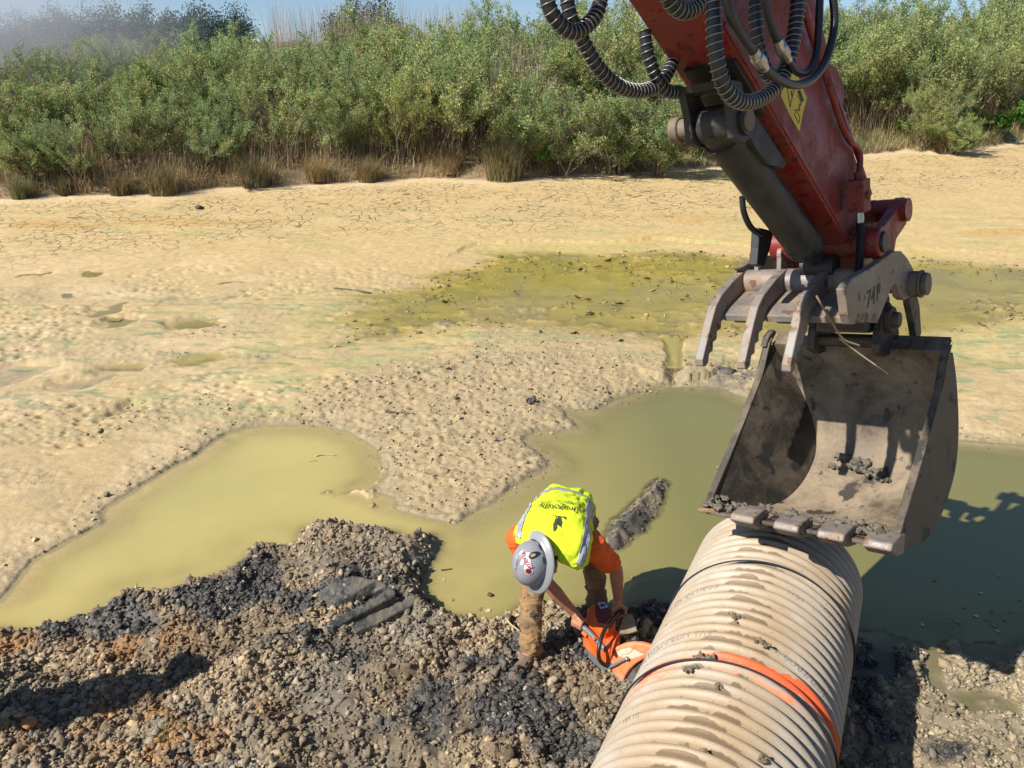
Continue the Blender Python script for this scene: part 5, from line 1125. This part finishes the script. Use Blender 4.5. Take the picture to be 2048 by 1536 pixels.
for u, t, v in BACKROW:
    p = gpt(u, t); vv = v+rg.uniform(-22, 22)-np.interp(u, [0, 500, 900, 1100, 2048], [-26, 22, 50, 80, 125])+(8 if 480 < u < 760 and t > 4.5 else 0)
    hgt = np.clip(vheight(p, vv)/2.75, .6, 2.1); wd = np.clip(hgt, .8, 1.5)*rg.uniform(.95, 1.25)
    put_shrub(int(rg.integers(0, 5)), p-np.array([0, 0, .05]), (wd, hgt), rg.uniform(0, 6.28), 'green shrub in the thicket that rises behind the front row on the far bank', 'thicket behind the front shrubs', lean=(rg.uniform(-.1, .15), rg.uniform(-.1, .1)))
# grass, weeds and reeds
def blades(name, P, H, W, bend, col, rg, kind='stuff', parent=None, mat=None):
    n = len(P); az = rg.uniform(0, 6.283, n); o = np.stack([np.cos(az), np.sin(az), np.zeros(n)], 1); s = np.stack([-np.sin(az+rg.uniform(-1, 1, n)), np.cos(az), np.zeros(n)], 1); up = np.array([0, 0, 1.])
    b = bend*rg.uniform(.3, 1.5, n); rows_ = []
    for f in (0, .45, .8, 1.):
        c = P+up*(H*f*(1-.25*b*f))[:, None]+o*(H*b*f*f)[:, None]; w = (W*(1-f*.85)/2)[:, None]; rows_ += [c-s*w, c+s*w]
    V = np.stack(rows_, 1).reshape(-1, 3); i = np.arange(n)[:, None, None]*8; F = (i+np.array([[0,1,3,2],[2,3,5,4],[4,5,7,6]])[None]).reshape(-1, 4)
    me = mesh_np(name, V, F, mat or M_GRASS, False, dict(tint=np.repeat(col, 8, 0)))
    return me
def bankpts(n, u0, u1, t0, t1, rg, pw=1.):
    u = rg.uniform(u0, u1, n); t = t0+(t1-t0)*rg.random(n)**pw; x = (u-1024)/FPX*24.; y = bank_y(x)+t; 
    for _ in range(3): x = (u-1024)/FPX*(y*math.cos(PITCH)+3.2*math.sin(PITCH)); y = bank_y(x)+t
    z = ground(x[None], y[None], False)['h'][0]; return np.stack([x, y, z-.02], 1)
def cols(n, c, rg, v=.25): return np.array(c)[None]*np.exp(rg.normal(0, v, (n, 1)))*np.exp(rg.normal(0, .06, (n, 3)))
n = 26000; P = bankpts(n, -150, 2200, .02, 3.2, rg, 1.6); P = P[rg.random(n) < .25+.9*sstep(.42, .6, fbm(P[:, 0]*.9, P[:, 1]*.9, 3, 66))]; n = len(P); me = blades('dry_grass', P, rg.uniform(.18, .62, n), rg.uniform(.008, .016, n), .55, cols(n, (.42, .31, .16), rg), rg); struct(link('dry_grass', me), 'stuff')
n = 5200; P = bankpts(n, 1680, 2200, .05, 2.4, rg, 1.3); me = blades('green_grass', P, rg.uniform(.12, .40, n), rg.uniform(.010, .018, n), .6, cols(n, (.13, .19, .045), rg), rg); struct(link('green_grass', me), 'stuff')
n = 26000; P = bankpts(n, -150, 2200, .5, 9.5, rg); me = blades('dead_weeds', P, rg.uniform(.5, 1.6, n), rg.uniform(.008, .015, n), .3, cols(n, (.37, .265, .16), rg, .35), rg); struct(link('dead_weeds', me), 'stuff')
n = 5200; P = np.concatenate([bankpts(3600, 560, 1010, 8.5, 11.5, rg), bankpts(1600, 980, 1120, 2.0, 7, rg)]); H = np.concatenate([rg.uniform(2.2, 3.7, 3600), rg.uniform(1.5, 3.0, 1600)])
me = blades('tall_dry_reeds', P, H, rg.uniform(.010, .020, n), .10, cols(n, (.44, .345, .27), rg, .22), rg); struct(link('tall_dry_reeds', me), 'stuff')
# clumps of rush and grass one can tell apart
TUS = [(1000,.02,275,(.19,.185,.075),'largest grass clump, green above and straw below, in the middle of the bank'),(900,.1,300,(.27,.20,.09),'straw grass clump under the tallest bush'),(740,.05,318,(.24,.19,.08),'low grass clump below the light green shrub'),(640,.05,312,(.30,.22,.11),'pale straw clump left of centre at the mud edge'),(525,.05,310,(.17,.165,.065),'greenish grass clump left of the pale straw one'),(320,.05,322,(.12,.105,.045),'dark drooping grass clump at the mud edge toward the left'),(235,.05,345,(.28,.21,.10),'small straw clump right of the small round shrub'),(125,.05,352,(.15,.15,.06),'small green clump under the small round shrub'),(55,.05,350,(.11,.15,.05),'short green clump nearest the left edge'),(1105,.1,318,(.29,.215,.105),'straw clump under the bluish green bush'),(1420,.3,290,(.25,.19,.09),'straw clump behind the black cylinder'),(1890,.08,268,(.16,.15,.07),'dark grass clump at the foot of the small bush on the right')]
for u, t, v, c, lab in TUS:
    t += rg.uniform(-.15, .15); u += rg.uniform(-12, 12); p = gpt(u, t); hh_ = max(.3, 1.25*vheight(p, v)); root = thing('grass_clump', p, lab, 'grass clump', 'grass clumps on the bank edge'); rr = hh_*.35
    n = 760; a = rg.uniform(0, 6.28, n); r = rr*rg.random(n)**.6; B = p+np.stack([r*np.cos(a), r*np.sin(a), np.full(n, -.03)], 1); cc_ = cols(n, c, rg, .3); dry = rg.random(n) < .42; cc_[dry] = cols(dry.sum(), (.36, .265, .14), rg)
    H = hh_*rg.uniform(.5, 1.1, n)*np.where(dry, .8, 1.0); me = blades('blades', B, H, rg.uniform(.008, .014, n), .55, cc_, rg); link('blades', me, root)
# bright leafy weeds under the right-hand bushes
mbw, mew = plant(260, 1.0, stems=7, tilt=1.0, spread=.25, nl=20, leaf=(.085, .055), base=(.13, .29, .05), low=.1)
PROTO.append((mbw, mew, []))
for u, t, sc, lab in ((1985,.5,1.0,'bright green leafy weed at the mud edge near the right side'),(2035,.9,1.3,'bright green leafy weed under the tall bush at the right edge'),(1930,1.4,1.2,'bright green leafy weed behind the sprawling bush'),(1790,1.0,.8,'low bright green weed just right of the arm'),(1080,.35,.8,'bright green weed at the foot of the bluish bush')):
    put_shrub(5, gpt(u, t), (sc, sc*.9), rg.uniform(0, 6.28), lab, 'leafy weeds on the bank', 'leafy_weed', cat='weed')
# the wood on the skyline, top left
def far_tree(seed):
    rg2 = np.random.default_rng(seed); n = 6500; c = rg2.normal(0, 1, (26, 3))*np.array([1.7, 1.7, 1.8])+np.array([0, 0, 7.2]); k = rg2.integers(0, 26, n); P = c[k]+rg2.normal(0, .62, (n, 3))
    t = np.exp(rg2.normal(0, .18, 26))[k][:, None]; V, F, T = leaves(P, rg2.normal(0, 1, (n, 3)), np.full(n, .26), np.full(n, .19), np.array([[.075, .105, .085]])*t*np.exp(rg2.normal(0, .2, (n, 1))), rg2)
    tr = MB().tube([(0, 0, -1), (.1, 0, 3), (0, .1, 7.5)], [.22, .17, .07], 7)
    for _ in range(7): q = c[rg2.integers(0, 26)]; tr.tube([(0, .05, q[2]*.55), (q[0]*.5, q[1]*.5, q[2]*.8), tuple(q)], [.09, .06, .03], 5)
    return tr, mesh_np('crown', V, F, M_LEAF, False, dict(tint=T))
FT = [far_tree(s) for s in (301, 302, 303)]; FTC = {}
for i, u in enumerate(list(range(-40, 440, 24))+[455, 480, 720, 750, 690]):
    k = i % 3; y = 118+rg.uniform(-8, 14); v = (62 if u < 70 else 40)+rg.uniform(-6, 8)-(16 if u > 600 else 0); x = (u-1024)/FPX*(y*math.cos(PITCH)+3*math.sin(PITCH))
    zb = -4.5; hgt = (CAMH+y*(ray(0, v)[2]/ray(0, v)[1])-zb)/10.2
    root = thing('tree', (x, y, zb), 'dark tree in the distant wood on the skyline behind the smoke', 'tree', 'distant wood'); root.scale = (hgt*1.05, hgt*1.05, hgt); root.rotation_euler = (0, 0, rg.uniform(0, 6.28))
    if k not in FTC: o = FT[k][0].build('trunk', M_BARK, None, True, auto=0); FTC[k] = o.data
    else: o = bpy.data.objects.new('trunk', FTC[k]); scene.collection.objects.link(o)
    c = bpy.data.objects.new('crown', FT[k][1]); scene.collection.objects.link(c); o.parent = root; c.parent = root
# ------------------------------------------------------------------ clay slabs, sticks, floating bits, smoke
M_CLAY = dusty('wet_grey_clay', (.038, .040, .041), (.13, .115, .085), .42, .60, 8, .42, 0, 60, .7)
def clay(px, z0, z1, label, tilt=.05):
    """a smooth-cut slab of clay pushed up by the bucket: px is its top outline"""
    T = [at(u, v, z+.06) for (u, v), z in zip(px, z0)]
    mb = MB().prism(T, [p-np.array([0, .03, .24]) for p in T])
    o = remesh(mb, 'clay_slab', M_CLAY, None, .008, 9, .5, lambda V, N: V+N*(.015*(fbm(V[:, 0]*30+V[:, 1]*20, V[:, 1]*26-V[:, 0]*18+V[:, 2]*30, 4, 6)-.5))[:, None]); tag(o, label, 'clay slab', 'clay slabs in the gravel'); return o
clay([(628,1232),(640,1180),(668,1158),(704,1150),(758,1158),(776,1170),(745,1188),(700,1210),(660,1226)], [.10,.20,.24,.25,.24,.22,.15,.11,.10], 0, 'broad dark grey clay slab with a smooth scraped face, furthest from the viewer')
clay([(652,1248),(672,1232),(730,1205),(772,1178),(790,1176),(792,1190),(745,1216),(690,1244),(664,1254)], [.15,.16,.17,.19,.19,.17,.15,.14,.14], 0, 'long ridge-shaped grey clay slab between the two others')
clay([(690,1254),(740,1228),(800,1202),(832,1190),(836,1202),(800,1222),(752,1248),(712,1264)], [.10,.11,.12,.13,.12,.11,.10,.09], 0, 'low narrow clay slab nearest the viewer, by the water')
def stick(px, z, r, mat, name, label, cat, group=None):
    P = [at(u, v, z if np.isscalar(z) else zz) for (u, v), zz in zip(px, z if not np.isscalar(z) else [z]*len(px))]
    o = MB().tube(spline(P, 5), list(np.linspace(r, r*.55, 5*(len(P)-1)+1)), 7).build(name, mat, None, True, auto=0); return tag(o, label, cat, group)
M_WOOD = simple('weathered_wood', (.12, .085, .055), .9, 0, .4, 60, .3); M_PALE = simple('pale_dry_stem', (.50, .41, .26), .8, 0, .25, 60, .2)
gz2 = lambda u, v: gz(*at(u, v, .05)[:2])
stick([(771,823),(798,826),(829,828)], .075, .018, M_WOOD, 'stick', 'dark straight stick lying on the crumbly mud left of centre', 'stick', 'sticks and stems')
stick([(632,912),(648,909),(672,911)], .008, .008, M_PALE, 'stem', 'pale curved stem floating in the left pool, the upper of two', 'stem', 'sticks and stems')
stick([(616,922),(634,921)], .006, .005, M_PALE, 'stem', 'short pale stem floating just under the longer one in the left pool', 'stem', 'sticks and stems')
stick([(882,1140),(893,1139),(904,1137)], .008, .006, M_WOOD, 'twig', 'forked brown twig floating left of the man', 'twig', 'sticks and stems')
stick([(1098,1222),(1112,1212),(1122,1206)], .02, .010, M_PALE, 'stem', 'pale broken stem between the legs of the man', 'stem', 'sticks and stems')
stick([(1012,1236),(1022,1249),(1040,1262)], .13, .008, M_PALE, 'stem', 'straw stem on the gravel beside the knee of the man', 'stem', 'sticks and stems')
stick([(897,1240),(905,1250)], .05, .008, M_WOOD, 'twig', 'short dark twig at the water edge below the forked one', 'twig', 'sticks and stems')
stick([(906,705),(918,696),(930,690)], .10, .014, M_WOOD, 'stick', 'small dark stick on the mud below the yellow pool', 'stick', 'sticks and stems')
stick([(668,578),(700,580),(742,586)], .115, .022, M_WOOD, 'stick', 'dark branch half sunk in the mud at the left end of the yellow pool', 'stick', 'sticks and stems')
for k, (u, v) in enumerate([(1945,1324),(1958,1319),(1970,1316)]): stick([(u, v), (u+12, v+5)], .006, .0045, M_PALE, 'stem', 'pale straw floating among the shadows of the bucket teeth', 'stem', 'straws in the right pool')
def stone(u, v, z, r, mat, label, seed, flat=.6, group=None, name='stone', cat='stone'):
    rg = np.random.default_rng(seed); V = ICO_V*(1+rg.normal(0, .16, (42, 1)))*np.array([1.15, .85, flat])*r; c = at(u, v, z); a = rg.uniform(0, 6.28)
    W = np.stack([V[:, 0]*math.cos(a)-V[:, 1]*math.sin(a), V[:, 0]*math.sin(a)+V[:, 1]*math.cos(a), V[:, 2]], 1)+c
    o = link(name, mesh_np(name, W, ICO_F, mat, False)); return tag(o, label, cat, group)
M_STN = dusty('tan_stone', (.33, .24, .15), (.22, .165, .11), .45, .6, 16, .9, 0, 90, .4); M_ORS = simple('orange_stone', (.42, .20, .07), .9, 0, .35, 50, .4)
stone(2008, 1336, .0, .055, M_ORS, 'flat orange-brown stone in the shallow water at the right edge', 1, .35)
clod(at(1064, 800, .09), .06, 140, 'dark clod on top of the mud spit, right of the stick', mat=M_CLAY, flat=.8)
stone(398, 415, .25, .11, M_WOOD, 'small dark lump on the cracked mud toward the left', 3, .5, None, 'mud_clod', 'mud clod')
stone(980, 1190, .005, .022, M_WOOD, 'small brown crumb in the water left of the knee', 4, .8, None, 'mud_clod', 'mud clod')
stone(745, 1011, .0, .035, M_STN, 'flat tan crust poking out of the water left of the spit', 5, .4)
stone(57, 1445, .17, .045, M_ORS, 'round orange-brown clod in the shadow at the lower left', 6, .8, None, 'mud_clod', 'mud clod')
stone(1890, 1328, .02, .05, M_STN, 'largest pale stone of the little heap at the right edge of the water', 7, .6)
stone(1455, 745, .06, .09, M_CLAY, 'dark clod at the far water edge behind the thumb', 8, .7, None, 'mud_clod', 'mud clod')
M_LEAFB = simple('dead_leaf', (.34, .22, .12), .8, 0, .3, 60, .2); M_LEAFW = simple('pale_dead_leaf', (.55, .47, .36), .8, 0, .2, 60, .2)
rg = np.random.default_rng(21); LM = []
for q in range(3):
    n = 9; t = np.linspace(0, 2*math.pi, n, endpoint=False); V = np.stack([.022*np.cos(t)*(1+rg.normal(0, .15, n)), .013*np.sin(t)*(1+rg.normal(0, .2, n)), .003+.004*np.cos(2*t)], 1)
    LM.append(MB().add(list(V)+[(0, 0, .002)], [[i, (i+1) % n, n] for i in range(n)]))
fl = {}
SPOTS = [(1962,1186),(1898,1288),(1905,1236),(1915,1244),(1952,1232),(1975,1240),(1990,1252),(2008,1238),(1996,1262),(2022,1225),(1880,1302),(1977,895),(1995,1150),(1870,1160),(296,1186),(960,1218),(975,1222),(1258,1080),(1262,1153),(1505,786),(1290,1020),(1418,905),(1436,935),(1398,890),(888,1160),(905,1200),(2040,1200),(1985,1222),(1845,1250),(1930,1215)]
for i, (u, v) in enumerate(SPOTS):
    k = i % 3; pale = i % 4 == 0
    if (k, pale) not in fl: o = LM[k].build('floating_leaf', M_LEAFW if pale else M_LEAFB, None, True, auto=0); fl[(k, pale)] = o.data; o.data['local'] = 1
    else: o = bpy.data.objects.new('floating_leaf', fl[(k, pale)]); scene.collection.objects.link(o)
    p = at(u, v, .004); o.location = [float(c) for c in p]; o.rotation_euler = (0, 0, rg.uniform(0, 6.28)); o.scale = [float(rg.uniform(.6, 1.3))]*3
    tag(o, 'small dead leaf or scrap floating on the muddy pond', 'leaf', 'scraps floating on the pond')
# tuft of grass and a seedling in the gravel at the lower left
for u, v, c, hh_, lab, n in ((325,1470,(.26,.22,.10),.13,'small dry grass tuft in the gravel at the lower left',90),(368,1512,(.16,.30,.06),.07,'tiny green seedling below the dry grass tuft',14)):
    q = at(u, v, .15); q[2] = gz(q[0], q[1]); root = thing('grass_tuft', q, lab, 'grass tuft'); a = rg.uniform(0, 6.28, n); B = q+np.stack([.05*rg.random(n)*np.cos(a), .05*rg.random(n)*np.sin(a), np.full(n, -.01)], 1)
    link('blades', blades('blades', B, hh_*rg.uniform(.5, 1.2, n), rg.uniform(.003, .006, n), .9, cols(n, c, rg, .3), rg), root)
# thin smoke drifting over the far left of the bank
m_s = bpy.data.materials.new('thin_smoke'); m_s.use_nodes = True; nt = m_s.node_tree; nt.nodes.remove(nt.nodes['Principled BSDF'])
pv = nd(nt, 'ShaderNodeVolumePrincipled'); pv.inputs['Color'].default_value = (.93, .93, .95, 1); pv.inputs['Anisotropy'].default_value = 0.
tc = nd(nt, 'ShaderNodeTexCoord'); ns_ = noise(nt, 1.5, 2, .5, tc.outputs['Object'], .6); gr2 = nd(nt, 'ShaderNodeTexGradient', gradient_type='SPHERICAL'); nt.links.new(tc.outputs['Object'], gr2.inputs[0])
mm = nd(nt, 'ShaderNodeMath', operation='MULTIPLY'); f_ = ramp(nt, ns_.outputs[0], [(.30, 0.), (.72, 1.)]); nt.links.new(f_.outputs[0], mm.inputs[0]); nt.links.new(gr2.outputs['Fac'], mm.inputs[1])
m3 = nd(nt, 'ShaderNodeMath', operation='MULTIPLY'); nt.links.new(mm.outputs[0], m3.inputs[0]); m3.inputs[1].default_value = .55; nt.links.new(m3.outputs[0], pv.inputs['Density']); nt.links.new(pv.outputs[0], nt.nodes['Material Output'].inputs['Volume'])
sm = MB().ball((0, 0, 0), (1, 0, 0), (0, 1, 0), (0, 0, 1), 24, 14).build('smoke', m_s); sm.location = (-19.5, 27, 3.3); sm.scale = (10.5, 6, 3.1); sm.rotation_euler = (0, R(-6), 0); struct(sm, 'stuff')
